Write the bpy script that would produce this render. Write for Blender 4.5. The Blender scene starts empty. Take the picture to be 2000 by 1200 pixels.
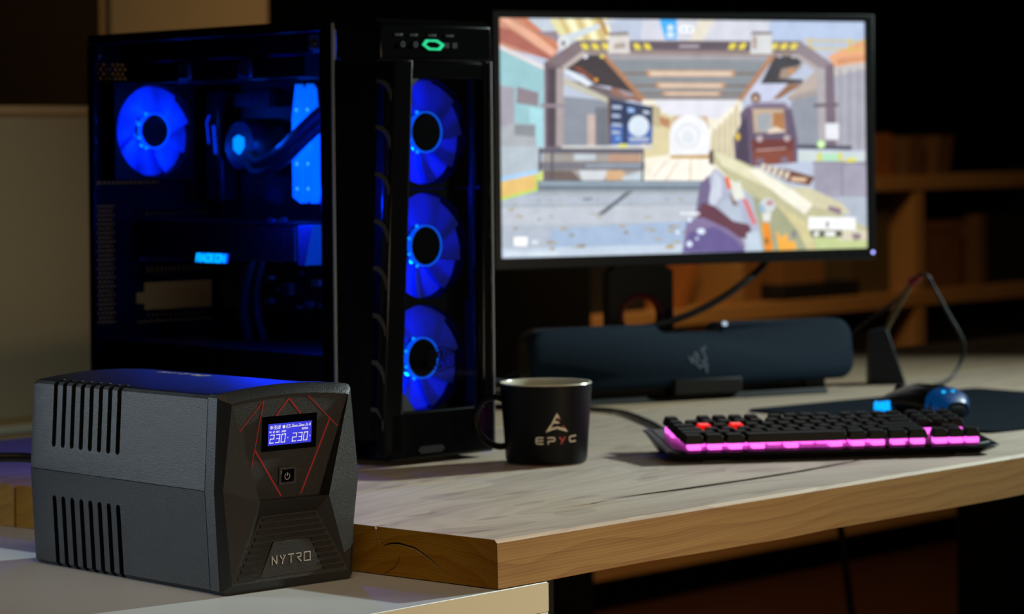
import bpy, bmesh, math, random
from mathutils import Vector, Matrix

R_ = math.radians
sc = bpy.context.scene
col = sc.collection
Z0 = 0.75                     # height of the timber desk top above the floor

# ---------------------------------------------------------------- camera, world, lights, exposure
cam_d = bpy.data.cameras.new('camera')
cam = bpy.data.objects.new('camera', cam_d); col.objects.link(cam)
cam_d.lens = 98.92; cam_d.sensor_width = 36.0; cam_d.sensor_fit = 'HORIZONTAL'
cam_d.shift_y = -0.15227
cam.matrix_world = (Matrix.Translation((-1.8553, -1.6951, Z0 + 0.3475)) @ Matrix.Rotation(-0.8372, 4, 'Z')
                    @ Matrix.Rotation(R_(90), 4, 'X') @ Matrix.Rotation(-0.0108, 4, 'Z'))
cam_d.clip_start = 0.05
cam_d.dof.use_dof = True; cam_d.dof.focus_distance = 2.48; cam_d.dof.aperture_fstop = 8.0
sc.camera = cam
sc.view_settings.view_transform = 'Standard'
sc.view_settings.look = 'None'
sc.view_settings.exposure = 0.0
sc.view_settings.gamma = 1.0
sc.view_settings.use_curve_mapping = False

world = bpy.data.worlds.new('dim room'); sc.world = world; world.use_nodes = True
world.node_tree.nodes['Background'].inputs[0].default_value = (1.0, 0.80, 0.58, 1)
world.node_tree.nodes['Background'].inputs[1].default_value = 0.010

def area_light(name, loc, target, size, power, colour, shape='DISK', size_y=None, spread=180):
    d = bpy.data.lights.new(name, 'AREA'); d.shape = shape; d.size = size
    if size_y: d.size_y = size_y
    d.energy = power; d.color = colour; d.spread = R_(spread)
    o = bpy.data.objects.new(name, d); col.objects.link(o)
    o.location = loc
    o.rotation_euler = (Vector(target) - Vector(loc)).to_track_quat('-Z', 'Y').to_euler()
    return o
# hard studio key lamp from the right, soft warm lamp above the white table, cool softbox from the left
area_light('key_lamp', (3.3, -0.5, Z0 + 1.36), (0.26, 0.17, Z0), 0.10, 16.5, (0.81, 1.0, 0.97), spread=70)
area_light('warm_soft_lamp', (-0.5, -0.4, Z0 + 1.3), (-0.15, 0.2, Z0), 0.6, 0.46, (1.0, 0.74, 0.46), spread=50)
area_light('warm_front_fill', (0.1, -1.9, Z0 + 0.06), (0.2, 0.1, Z0 - 0.05), 0.5, 1.7, (1.0, 0.78, 0.52), spread=60)  # unseen fill added to warm the front faces
area_light('cool_softbox', (-1.05, 1.4, Z0 + 0.42), (-0.18, 0.26, Z0 + 0.10), 0.55, 0.74, (0.76, 0.90, 1.0), 'RECTANGLE', 0.45, spread=45)  # unseen softbox added to light the power supply's side
area_light('room_lamp', (2.9, 1.6, Z0 + 1.35), (3.4, 2.75, Z0 - .2), 0.5, 6, (1.0, 0.66, 0.33), spread=110)
area_light('cabinet_fill', (2.1, 2.2, Z0 + 1.6), (2.4, 3.2, Z0 + .6), 0.3, 0.55, (1.0, 0.84, 0.62), spread=110)  # unseen fill added to brighten the tall cabinet

# ---------------------------------------------------------------- helpers
def lin(c):
    if isinstance(c, str):
        c = [int(c[i:i + 2], 16) / 255 for i in (0, 2, 4)]
        return tuple(v / 12.92 if v <= .04045 else ((v + .055) / 1.055) ** 2.4 for v in c)
    return tuple(c)

MATS = {}
def mat(name, colour, rough=.5, metal=0., spec=.5, bump=0., bscale=800., emit=None, estr=0., coat=0., vary=0., vscale=20.):
    if name in MATS: return MATS[name]
    m = bpy.data.materials.new(name); m.use_nodes = True
    nt = m.node_tree; b = nt.nodes['Principled BSDF']
    c = lin(colour)
    b.inputs['Base Color'].default_value = (*c, 1)
    b.inputs['Roughness'].default_value = rough
    b.inputs['Metallic'].default_value = metal
    b.inputs['Specular IOR Level'].default_value = spec
    b.inputs['Coat Weight'].default_value = coat
    if emit is not None:
        b.inputs['Emission Color'].default_value = (*lin(emit), 1)
        b.inputs['Emission Strength'].default_value = estr
    tc = nt.nodes.new('ShaderNodeTexCoord')
    if bump:
        n = nt.nodes.new('ShaderNodeTexNoise'); n.inputs['Scale'].default_value = bscale; n.inputs['Detail'].default_value = 2
        nt.links.new(tc.outputs['Object'], n.inputs['Vector'])
        bp = nt.nodes.new('ShaderNodeBump'); bp.inputs['Strength'].default_value = bump; bp.inputs['Distance'].default_value = .001
        nt.links.new(n.outputs['Fac'], bp.inputs['Height']); nt.links.new(bp.outputs['Normal'], b.inputs['Normal'])
    if vary:
        n = nt.nodes.new('ShaderNodeTexNoise'); n.inputs['Scale'].default_value = vscale; n.inputs['Detail'].default_value = 5
        nt.links.new(tc.outputs['Object'], n.inputs['Vector'])
        mr = nt.nodes.new('ShaderNodeMapRange'); mr.inputs['To Min'].default_value = 1 - vary; mr.inputs['To Max'].default_value = 1 + vary
        nt.links.new(n.outputs['Fac'], mr.inputs['Value'])
        mx = nt.nodes.new('ShaderNodeVectorMath'); mx.operation = 'SCALE'; mx.inputs[0].default_value = c
        nt.links.new(mr.outputs[0], mx.inputs['Scale']); nt.links.new(mx.outputs[0], b.inputs['Base Color'])
    MATS[name] = m
    return m

def glass_mat(name, tint, gloss_rough=.02, ior=1.45):
    m = bpy.data.materials.new(name); m.use_nodes = True; nt = m.node_tree
    for n in list(nt.nodes): nt.nodes.remove(n)
    out = nt.nodes.new('ShaderNodeOutputMaterial'); mix = nt.nodes.new('ShaderNodeMixShader')
    tr = nt.nodes.new('ShaderNodeBsdfTransparent'); tr.inputs[0].default_value = (*tint, 1)
    gl = nt.nodes.new('ShaderNodeBsdfGlossy'); gl.inputs['Roughness'].default_value = gloss_rough
    lw = nt.nodes.new('ShaderNodeLayerWeight'); lw.inputs['Blend'].default_value = .5
    pw = nt.nodes.new('ShaderNodeMath'); pw.operation = 'POWER'; pw.inputs[1].default_value = 5.0; nt.links.new(lw.outputs['Facing'], pw.inputs[0])
    fr = nt.nodes.new('ShaderNodeMath'); fr.operation = 'MULTIPLY_ADD'; fr.inputs[1].default_value = .6; fr.inputs[2].default_value = (ior - 1) ** 2 / (ior + 1) ** 2; nt.links.new(pw.outputs[0], fr.inputs[0])
    nt.links.new(fr.outputs[0], mix.inputs[0]); nt.links.new(tr.outputs[0], mix.inputs[1]); nt.links.new(gl.outputs[0], mix.inputs[2])
    nt.links.new(mix.outputs[0], out.inputs[0])
    MATS[name] = m
    return m

def wood_mat(name, early, late, pith=(0, 0), freq=160., top_grey=.0, end_dark=.0, knots=.5, contrast=1., rough=.55):
    """3D growth rings round a pith line along the object's X axis; end grain and planed top have tones of their own."""
    m = bpy.data.materials.new(name); m.use_nodes = True; nt = m.node_tree; N = nt.nodes.new; L = nt.links.new
    b = nt.nodes['Principled BSDF']; b.inputs['Roughness'].default_value = rough; b.inputs['Specular IOR Level'].default_value = .25
    tc = N('ShaderNodeTexCoord')
    mp = N('ShaderNodeMapping'); mp.inputs['Scale'].default_value = (1.5, 5, 5); L(tc.outputs['Object'], mp.inputs['Vector'])
    n1 = N('ShaderNodeTexNoise'); n1.inputs['Scale'].default_value = 1.0; n1.inputs['Detail'].default_value = 3; L(mp.outputs[0], n1.inputs['Vector'])
    sub = N('ShaderNodeVectorMath'); sub.operation = 'SUBTRACT'; sub.inputs[1].default_value = (.5, .5, .5); L(n1.outputs['Color'], sub.inputs[0])
    scl = N('ShaderNodeVectorMath'); scl.operation = 'MULTIPLY'; scl.inputs[1].default_value = (0, .055, .045); L(sub.outputs[0], scl.inputs[0])
    off = N('ShaderNodeVectorMath'); off.operation = 'SUBTRACT'; off.inputs[1].default_value = (0, pith[0], pith[1]); L(tc.outputs['Object'], off.inputs[0])
    # pith leans a little along the board
    sep0 = N('ShaderNodeSeparateXYZ'); L(off.outputs[0], sep0.inputs[0])
    lean = N('ShaderNodeMath'); lean.operation = 'MULTIPLY'; lean.inputs[1].default_value = .035; L(sep0.outputs['X'], lean.inputs[0])
    zz = N('ShaderNodeMath'); zz.operation = 'SUBTRACT'; L(sep0.outputs['Z'], zz.inputs[0]); L(lean.outputs[0], zz.inputs[1])
    cmb = N('ShaderNodeCombineXYZ'); L(sep0.outputs['Y'], cmb.inputs['Y']); L(zz.outputs[0], cmb.inputs['Z'])
    add = N('ShaderNodeVectorMath'); add.operation = 'ADD'; L(cmb.outputs[0], add.inputs[0]); L(scl.outputs[0], add.inputs[1])
    ln = N('ShaderNodeVectorMath'); ln.operation = 'LENGTH'; L(add.outputs[0], ln.inputs[0])
    fq = N('ShaderNodeMath'); fq.operation = 'MULTIPLY'; fq.inputs[1].default_value = freq; L(ln.outputs['Value'], fq.inputs[0])
    fr = N('ShaderNodeMath'); fr.operation = 'FRACT'; L(fq.outputs[0], fr.inputs[0])
    rmp = N('ShaderNodeValToRGB'); e = rmp.color_ramp.elements
    e[0].position = 0; e[0].color = (.25, .25, .25, 1); e[1].position = 1; e[1].color = (1, 1, 1, 1)
    k = e.new(.12); k.color = (0, 0, 0, 1); k = e.new(.72); k.color = (.25, .25, .25, 1)
    L(fr.outputs[0], rmp.inputs[0])
    # fine fibre streaks and broad tone
    mp2 = N('ShaderNodeMapping'); mp2.inputs['Scale'].default_value = (5, 260, 260); L(tc.outputs['Object'], mp2.inputs['Vector'])
    n2 = N('ShaderNodeTexNoise'); n2.inputs['Scale'].default_value = 1; n2.inputs['Detail'].default_value = 4; L(mp2.outputs[0], n2.inputs['Vector'])
    mp3 = N('ShaderNodeMapping'); mp3.inputs['Scale'].default_value = (1.2, 9, 9); L(tc.outputs['Object'], mp3.inputs['Vector'])
    n3 = N('ShaderNodeTexNoise'); n3.inputs['Scale'].default_value = 1.3; n3.inputs['Detail'].default_value = 3; L(mp3.outputs[0], n3.inputs['Vector'])
    f1 = N('ShaderNodeMath'); f1.operation = 'MULTIPLY'; f1.inputs[1].default_value = .2 * contrast; L(rmp.outputs[0], f1.inputs[0])
    f2 = N('ShaderNodeMath'); f2.operation = 'MULTIPLY_ADD'; f2.inputs[1].default_value = .35; L(n2.outputs['Fac'], f2.inputs[0]); L(f1.outputs[0], f2.inputs[2])
    fq2 = N('ShaderNodeMath'); fq2.operation = 'MULTIPLY'; fq2.inputs[1].default_value = freq * 3.7 * 6.283; L(ln.outputs['Value'], fq2.inputs[0])
    sn = N('ShaderNodeMath'); sn.operation = 'SINE'; L(fq2.outputs[0], sn.inputs[0])
    f25 = N('ShaderNodeMath'); f25.operation = 'MULTIPLY_ADD'; f25.inputs[1].default_value = .10 * contrast; L(sn.outputs[0], f25.inputs[0]); L(f2.outputs[0], f25.inputs[2]); f2 = f25
    # broad flowing figure
    mp5 = N('ShaderNodeMapping'); mp5.inputs['Scale'].default_value = (3.2, 7, 7); L(tc.outputs['Object'], mp5.inputs['Vector'])
    n5 = N('ShaderNodeTexNoise'); n5.inputs['Scale'].default_value = 1; n5.inputs['Detail'].default_value = 2; L(mp5.outputs[0], n5.inputs['Vector'])
    g1 = N('ShaderNodeMath'); g1.operation = 'MULTIPLY_ADD'; g1.inputs[1].default_value = .075; L(n5.outputs['Fac'], g1.inputs[0]); L(ln.outputs['Value'], g1.inputs[2])
    g2 = N('ShaderNodeMath'); g2.operation = 'MULTIPLY'; g2.inputs[1].default_value = freq * .55; L(g1.outputs[0], g2.inputs[0])
    g3 = N('ShaderNodeMath'); g3.operation = 'FRACT'; L(g2.outputs[0], g3.inputs[0])
    g4 = N('ShaderNodeMath'); g4.operation = 'POWER'; g4.inputs[1].default_value = 2.2; L(g3.outputs[0], g4.inputs[0])
    g5 = N('ShaderNodeMath'); g5.operation = 'MULTIPLY_ADD'; g5.inputs[1].default_value = .34 * contrast; L(g4.outputs[0], g5.inputs[0]); L(f2.outputs[0], g5.inputs[2]); f2 = g5
    f3 = N('ShaderNodeMath'); f3.operation = 'MULTIPLY_ADD'; f3.inputs[1].default_value = .5; L(n3.outputs['Fac'], f3.inputs[0]); L(f2.outputs[0], f3.inputs[2])
    f4 = N('ShaderNodeMath'); f4.operation = 'SUBTRACT'; f4.inputs[1].default_value = .38; f4.use_clamp = True; L(f3.outputs[0], f4.inputs[0])
    mix = N('ShaderNodeMix'); mix.data_type = 'RGBA'; mix.inputs['A'].default_value = (*lin(early), 1); mix.inputs['B'].default_value = (*lin(late), 1); L(f4.outputs[0], mix.inputs['Factor'])
    cur = mix.outputs['Result']
    if knots:
        mp4 = N('ShaderNodeMapping'); mp4.inputs['Scale'].default_value = (5, 22, 22); L(tc.outputs['Object'], mp4.inputs['Vector'])
        vo = N('ShaderNodeTexVoronoi'); vo.voronoi_dimensions = '2D'; vo.inputs['Scale'].default_value = 1; L(mp4.outputs[0], vo.inputs['Vector'])
        kr = N('ShaderNodeMapRange'); kr.inputs['From Min'].default_value = .06; kr.inputs['From Max'].default_value = .15; kr.inputs['To Min'].default_value = knots; kr.inputs['To Max'].default_value = 0
        sc_ = N('ShaderNodeSeparateColor'); L(vo.outputs['Color'], sc_.inputs[0])
        sel = N('ShaderNodeMath'); sel.operation = 'GREATER_THAN'; sel.inputs[1].default_value = .55; L(sc_.outputs[0], sel.inputs[0])
        dd_ = N('ShaderNodeMath'); dd_.operation = 'ADD'; L(vo.outputs['Distance'], dd_.inputs[0]); L(sel.outputs[0], dd_.inputs[1])
        L(dd_.outputs[0], kr.inputs['Value'])
        mk = N('ShaderNodeMix'); mk.data_type = 'RGBA'; mk.inputs['B'].default_value = (*lin('6b4424'), 1); L(cur, mk.inputs['A']); L(kr.outputs[0], mk.inputs['Factor']); cur = mk.outputs['Result']
    nrm = N('ShaderNodeSeparateXYZ'); L(tc.outputs['Normal'], nrm.inputs[0])
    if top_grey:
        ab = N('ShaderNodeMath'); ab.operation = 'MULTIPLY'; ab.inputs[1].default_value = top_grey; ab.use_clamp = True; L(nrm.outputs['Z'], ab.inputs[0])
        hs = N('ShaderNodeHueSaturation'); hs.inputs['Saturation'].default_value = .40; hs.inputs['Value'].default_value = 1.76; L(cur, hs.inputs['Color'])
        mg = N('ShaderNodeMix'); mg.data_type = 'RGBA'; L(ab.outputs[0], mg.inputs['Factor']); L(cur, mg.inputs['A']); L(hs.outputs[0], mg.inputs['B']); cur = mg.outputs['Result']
    if end_dark:
        ab = N('ShaderNodeMath'); ab.operation = 'ABSOLUTE'; L(nrm.outputs['X'], ab.inputs[0])
        a2 = N('ShaderNodeMath'); a2.operation = 'MULTIPLY'; a2.inputs[1].default_value = end_dark; a2.use_clamp = True; L(ab.outputs[0], a2.inputs[0])
        hs = N('ShaderNodeHueSaturation'); hs.inputs['Saturation'].default_value = 1.2; hs.inputs['Value'].default_value = 1.12; L(cur, hs.inputs['Color'])
        mg = N('ShaderNodeMix'); mg.data_type = 'RGBA'; L(a2.outputs[0], mg.inputs['Factor']); L(cur, mg.inputs['A']); L(hs.outputs[0], mg.inputs['B']); cur = mg.outputs['Result']
    L(cur, b.inputs['Base Color'])
    bp = N('ShaderNodeBump'); bp.inputs['Strength'].default_value = .25; bp.inputs['Distance'].default_value = .0006; L(n2.outputs['Fac'], bp.inputs['Height']); L(bp.outputs[0], b.inputs['Normal'])
    MATS[name] = m
    return m

def bend(path, n=6):
    """Catmull-Rom points through a path."""
    P = [Vector(p) for p in path]; P = [P[0] * 2 - P[1]] + P + [P[-1] * 2 - P[-2]]; out = []
    for i in range(1, len(P) - 2):
        for k in range(n):
            t = k / n; a, b, c, d = P[i - 1:i + 3]
            out.append(.5 * ((2 * b) + (c - a) * t + (2 * a - 5 * b + 4 * c - d) * t * t + (3 * b - a - 3 * c + d) * t ** 3))
    out.append(P[-2]); return out

class MB:
    def __init__(s): s.v = []; s.f = []
    def add(s, vs, fs):
        o = len(s.v); s.v += [tuple(p) for p in vs]; s.f += [tuple(i + o for i in f) for f in fs]; return s
    def box(s, x0, x1, y0, y1, z0, z1):
        return s.add([(x0, y0, z0), (x1, y0, z0), (x1, y1, z0), (x0, y1, z0), (x0, y0, z1), (x1, y0, z1), (x1, y1, z1), (x0, y1, z1)],
                     [(0, 3, 2, 1), (4, 5, 6, 7), (0, 1, 5, 4), (1, 2, 6, 5), (2, 3, 7, 6), (3, 0, 4, 7)])
    def prism(s, poly, fn_a, fn_b):
        """polygon extruded between two placements fn(u,v)->xyz"""
        n = len(poly)
        return s.add([fn_a(*p) for p in poly] + [fn_b(*p) for p in poly],
                     [tuple(range(n))[::-1], tuple(range(n, 2 * n))] + [(i, (i + 1) % n, n + (i + 1) % n, n + i) for i in range(n)])
    def loft(s, rings, caps=True, closed=True):
        n = len(rings[0]); vs = [p for r in rings for p in r]; fs = []
        for k in range(len(rings) - 1):
            for i in range(n if closed else n - 1):
                j = (i + 1) % n; fs.append((k * n + i, k * n + j, (k + 1) * n + j, (k + 1) * n + i))
        if caps: fs += [tuple(range(n))[::-1], tuple(range((len(rings) - 1) * n, len(rings) * n))]
        return s.add(vs, fs)
    def tube(s, path, r, n=10, caps=True):
        P = [Vector(p) for p in path]; rings = []; up = None
        for i, p in enumerate(P):
            t = (P[min(i + 1, len(P) - 1)] - P[max(i - 1, 0)]).normalized()
            if up is None: up = t.orthogonal().normalized()
            up = (up - t * up.dot(t)).normalized(); sd = t.cross(up)
            rr = r[i] if isinstance(r, (list, tuple)) else r
            rings.append([p + (up * math.cos(a) + sd * math.sin(a)) * rr for a in (2 * math.pi * k / n for k in range(n))])
        return s.loft(rings, caps)
    def lathe(s, prof, n=32, c=(0, 0), caps=False, axis='z', a0=0.):
        rings = []
        for r, h in prof:
            ring = []
            for k in range(n):
                a = a0 + 2 * math.pi * k / n
                if axis == 'z': ring.append((c[0] + r * math.cos(a), c[1] + r * math.sin(a), h))
                elif axis == 'y': ring.append((c[0] + r * math.cos(a), h, c[1] + r * math.sin(a)))
                else: ring.append((h, c[0] + r * math.cos(a), c[1] + r * math.sin(a)))
            rings.append(ring)
        return s.loft(rings, caps)
    def strokes(s, lines, w, place, h):
        """pen strokes: each segment a thin bar; place(u,v,off)->xyz"""
        for ln in lines:
            for a, b in zip(ln[:-1], ln[1:]):
                du, dv = b[0] - a[0], b[1] - a[1]; d = math.hypot(du, dv)
                if d < 1e-9: continue
                du, dv = du / d * w / 2, dv / d * w / 2
                q = [(a[0] - du * .8 - dv, a[1] - dv * .8 + du), (b[0] + du * .8 - dv, b[1] + dv * .8 + du), (b[0] + du * .8 + dv, b[1] + dv * .8 - du), (a[0] - du * .8 + dv, a[1] - dv * .8 - du)]
                s.prism(q, lambda u, v: place(u, v, -h * .5), lambda u, v: place(u, v, h))
        return s
    def mesh(s, name, mats, bevel=0., seg=2, smooth=None, ang=40):
        me = bpy.data.meshes.new(name); me.from_pydata(s.v, [], s.f)
        bm = bmesh.new(); bm.from_mesh(me)
        bmesh.ops.recalc_face_normals(bm, faces=bm.faces)
        if bevel:
            ed = [e for e in bm.edges if len(e.link_faces) == 2 and e.calc_face_angle(0) > R_(28)]
            new = bmesh.ops.bevel(bm, geom=ed, offset=bevel, segments=seg, profile=.5, affect='EDGES', clamp_overlap=True)['faces']
            if smooth is None:
                for fc in new: fc.smooth = True      # rounded edges, flat faces stay flat
        bm.to_mesh(me); bm.free()
        for m in (mats if isinstance(mats, (list, tuple)) else [mats]): me.materials.append(m)
        if smooth:
            for p in me.polygons: p.use_smooth = True
            me.set_sharp_from_angle(angle=R_(ang))
        return me
    def build(s, name, mats, parent=None, loc=(0, 0, 0), rot=(0, 0, 0), **k):
        return link(name, s.mesh(name, mats, **k), parent, loc, rot)

def link(name, me, parent=None, loc=(0, 0, 0), rot=(0, 0, 0)):
    o = bpy.data.objects.new(name, me); col.objects.link(o)
    o.parent = parent; o.location = loc; o.rotation_euler = rot
    return o
def tag(o, label, cat, group=None):
    o['label'] = label; o['category'] = cat
    if group: o['group'] = group
    return o
def thing(name, label, cat, loc, rotz=0., group=None):
    return tag(link(name, None, None, loc, (0, 0, rotz)), label, cat, group)
def structure(o): o['kind'] = 'structure'; return o
def bx(*a): return MB().box(*a)

def boolean_cut(ob, cutters_mb):
    """cut real recesses into a mesh and keep the result as plain mesh data"""
    cm = cutters_mb.mesh('cutter', ob.data.materials[0]); co = bpy.data.objects.new('cutter', cm); col.objects.link(co)
    co.matrix_world = Matrix.Identity(4); keep = ob.matrix_basis.copy(); par = ob.parent
    ob.parent = None; ob.matrix_basis = Matrix.Identity(4)
    md = ob.modifiers.new('cut', 'BOOLEAN'); md.operation = 'DIFFERENCE'; md.object = co; md.solver = 'EXACT'; md.use_self = False
    dg = bpy.context.evaluated_depsgraph_get(); dg.update()
    new = bpy.data.meshes.new_from_object(ob.evaluated_get(dg))
    ob.modifiers.clear(); old = ob.data; new.name = old.name; ob.data = new
    ob.parent = par; ob.matrix_basis = keep
    bpy.data.objects.remove(co); bpy.data.meshes.remove(cm)

FONT = {  # pen strokes on a 4 x 6 grid
 'A': [[(0, 0), (2, 6), (4, 0)], [(.8, 2), (3.2, 2)]], 'B': [[(0, 0), (0, 6), (3, 6), (4, 5), (3, 3.2), (0, 3.2)], [(3, 3.2), (4, 2), (3, 0), (0, 0)]],
 'C': [[(4, 5), (3, 6), (1, 6), (0, 5), (0, 1), (1, 0), (3, 0), (4, 1)]], 'D': [[(0, 0), (0, 6), (2.6, 6), (4, 4.6), (4, 1.4), (2.6, 0), (0, 0)]],
 'E': [[(4, 6), (0, 6), (0, 0), (4, 0)], [(0, 3), (3.2, 3)]], 'I': [[(2, 0), (2, 6)]], 'L': [[(0, 6), (0, 0), (4, 0)]],
 'M': [[(0, 0), (0, 6), (2, 2.5), (4, 6), (4, 0)]], 'N': [[(0, 0), (0, 6), (4, 0), (4, 6)]], 'O': [[(1, 0), (0, 1), (0, 5), (1, 6), (3, 6), (4, 5), (4, 1), (3, 0), (1, 0)]],
 'P': [[(0, 0), (0, 6), (3, 6), (4, 5), (4, 4), (3, 3), (0, 3)]], 'R': [[(0, 0), (0, 6), (3, 6), (4, 5), (4, 4), (3, 3), (0, 3)], [(2, 3), (4, 0)]],
 'S': [[(4, 5.2), (3, 6), (1, 6), (0, 5), (0, 4), (1, 3.2), (3, 2.8), (4, 2), (4, 1), (3, 0), (1, 0), (0, .8)]], 'T': [[(0, 6), (4, 6)], [(2, 6), (2, 0)]],
 'U': [[(0, 6), (0, 1), (1, 0), (3, 0), (4, 1), (4, 6)]], 'V': [[(0, 6), (2, 0), (4, 6)]], '.': [[(1.8, 0), (2.2, 0)]],
 '2': [[(0, 6), (4, 6), (4, 3), (0, 3), (0, 0), (4, 0)]], '3': [[(0, 6), (4, 6), (4, 0), (0, 0)], [(.8, 3), (4, 3)]], '0': [[(0, 0), (0, 6), (4, 6), (4, 0), (0, 0)]],
 '8': [[(0, 0), (0, 6), (4, 6), (4, 0), (0, 0)], [(0, 3), (4, 3)]]}
def word(txt, x, y, w, h, gap=.35, slant=0.):
    """strokes of a word: x,y lower left, w,h of one letter"""
    out = []
    for i, ch in enumerate(txt):
        for ln in FONT.get(ch, []):
            out.append([(x + i * w * (1 + gap) + u / 4 * w + v / 6 * h * slant, y + v / 6 * h) for u, v in ln])
    return out

# ---------------------------------------------------------------- materials
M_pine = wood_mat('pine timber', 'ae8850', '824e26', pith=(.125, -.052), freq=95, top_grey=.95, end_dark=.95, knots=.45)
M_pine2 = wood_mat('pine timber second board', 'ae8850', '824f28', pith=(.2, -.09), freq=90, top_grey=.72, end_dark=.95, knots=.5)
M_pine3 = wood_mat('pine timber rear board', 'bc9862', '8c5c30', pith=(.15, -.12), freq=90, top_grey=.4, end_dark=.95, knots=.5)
M_shelf = wood_mat('warm shelf wood', 'b98a52', '8a5c2e', freq=60, knots=0, contrast=.5)
M_floorw = wood_mat('dark floor boards', '3c1e0e', '281206', freq=50, knots=0, contrast=.6)
M_white_top = mat('white laminate', 'c8c9c9', .42, bump=.04, bscale=500)
M_cream = mat('cream painted edge', 'ece0c0', .5, vary=.06, vscale=9)
M_black = mat('black plastic', '101012', .42, bump=.10, bscale=1500)
M_blackm = mat('black matte', '070708', .6)
M_blackg = mat('black gloss', '050506', .12)
M_steel_dark = mat('dark steel', '17181a', .45, metal=.6)
M_grey_metal = mat('grey metal', '5c5d60', .4, metal=.8)
M_cable = mat('black cable rubber', '08080a', .5)
M_dark_wall = mat('charcoal wall paint', '0b0a09', .9)
M_beige = mat('beige panel', 'a8926c', .8, vary=.04, vscale=6)
M_oak = wood_mat('pale oak', 'b89360', '93693c', freq=90, knots=0, contrast=.5)

# ---------------------------------------------------------------- the setting
structure(bx(-4.5, 9.5, -3.5, 5.6, -.05, 0).build('floor', M_floorw))
structure(bx(-4.5, 9.5, 5.5, 5.6, 0, 3.0).build('wall_back', M_dark_wall))
structure(bx(9.4, 9.5, -3.5, 5.5, 0, 3.0).build('wall_right', M_dark_wall))

# ---------------------------------------------------------------- timber desk
T = .0444
desk = thing('timber_desk', 'thick pale pine plank desk with cracked end grain carrying the computer', 'desk', (0, 0, 0))
def plank(x0, x1, y0, y1, m, wob, seed):
    rnd = random.Random(seed); n = 46; rings = []; a = [0, 0, 0]
    for i in range(n + 1):
        x = x0 + (x1 - x0) * i / n
        a = [.75 * v + rnd.uniform(-1, 1) * wob for v in a]
        rings.append([(x, y0 + a[0] * .7, Z0 - T + a[1] * .8), (x, y1, Z0 - T), (x, y1, Z0), (x, y0 + .0034 + a[2] * .3, Z0), (x, y0 + a[2] * .5, Z0 - .0030)])
    return MB().loft(rings).build('plank', m, desk, smooth=True, ang=25)
p1 = plank(0, 3.3, 0, .345, M_pine, .0012, 1)
def sliver(path, widths):
    q = [(p[0] - w * n[0], p[1] - w * n[1]) for p, w, n in path_n(path, widths)] + [(p[0] + w * n[0], p[1] + w * n[1]) for p, w, n in reversed(path_n(path, widths))]
    return q
def path_n(path, widths):
    out = []
    for i, p in enumerate(path):
        a, b = path[max(i - 1, 0)], path[min(i + 1, len(path) - 1)]; d = math.hypot(b[0] - a[0], b[1] - a[1])
        out.append((p, widths[i], (-(b[1] - a[1]) / d, (b[0] - a[0]) / d)))
    return out
cut = MB()
# long drying check in the top: a gouge whose far wall is coloured dark for dirt and shade
check = [(.195, .104, .0), (.25, .1035, .0008), (.28, .107, .0003), (.30, .110, .0004), (.34, .1125, .0016), (.40, .109, .0022), (.50, .1055, .0020), (.60, .107, .0020), (.69, .1135, .0014), (.74, .116, .0003), (.78, .117, .0)]
cut.loft([[(x, y, Z0 + .0004), (x, y, Z0 - d - .0001), (x, y - .004 - d * 4, Z0 + .0004)] for x, y, d in check])
def endcut(path, widths, depth=.012):
    cut.prism(sliver(path, widths), lambda u, v: (-.01, u, Z0 + v), lambda u, v: (depth, u, Z0 + v))
endcut([(.1532, .004), (.153, -.0004), (.1502, -.008), (.1466, -.014), (.1440, -.0158)], [.0012, .0011, .0006, .0008, .0005])
endcut([(.1434, -.0172), (.1335, -.0142), (.1232, -.0135), (.103, -.0158), (.0874, -.0224), (.0747, -.0294), (.0677, -.037), (.0637, -.0436)], [.0003, .0008, .0011, .0010, .0009, .0006, .0004, .0002], .013)
endcut([(.1225, -.0160), (.1219, -.0265), (.1279, -.0353), (.1431, -.0436)], [.0003, .0004, .0005, .0002], .010)
boolean_cut(p1, cut)
MB().loft([[(x, y + .0006, Z0 - .0002), (x, y - .0003, Z0 - .0002), (x, y - .0003, Z0 - d - .0004), (x, y + .0006, Z0 - d - .0004)] for x, y, d in check[1:-1]]).build('crack', mat('crack dirt and shade', '14100a', .9, spec=.05), desk)  # dark ribbon standing in for dirt and shade on the crack's far wall
plank(.001, 3.3, .3462, .690, M_pine2, .0, 2)
plank(-.001, 3.3, .6912, 1.08, M_pine3, .0, 3)
bx(.078, .112, .03, .95, .02, Z0 - T).build('leg_frame', M_blackm, desk, bevel=.003)
bx(2.24, 2.36, .86, .98, 0, Z0 - T).build('leg', mat('grey painted leg', '56534c', .6), desk, bevel=.004)
bx(2.5, 2.58, .06, .14, 0, Z0 - T).build('leg', MATS['grey painted leg'], desk, bevel=.004)
tag(MB().tube(bend([(1.80, .90, Z0 - .06), (1.79, .905, Z0 - .2), (1.81, .90, Z0 - .36), (1.84, .9, Z0 - .55), (1.82, .92, .01)]), .006).build('hanging_cable', M_cable and mat('grey cable', '3c3930', .6), smooth=True),
    'thin grey cable hanging down below the timber desk edge', 'cable')

# ---------------------------------------------------------------- white table
wt = thing('white_table', 'low white laminate table with cream edge under the black power supply', 'table', (0, 0, 0))
bx(-1.15, .066, -.001, 1.15, Z0 - T - .0275, Z0 - T - .0004).build('table_top', [M_white_top], wt, bevel=.0008)
bx(-1.15, .066, -.0022, -.0012, Z0 - T - .0275, Z0 - T - .0012).build('edge_band', M_cream, wt)
bx(-1.15, .0655, -.0022, .03, Z0 - T - .085, Z0 - T - .0282).build('apron', M_cream, wt, bevel=.0006)
for x in (-1.12, .005):
    for y in (.005, 1.08):
        bx(x, x + .055, y, y + .055, 0, Z0 - T - .0282).build('leg', M_cream, wt, bevel=.002)

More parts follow.
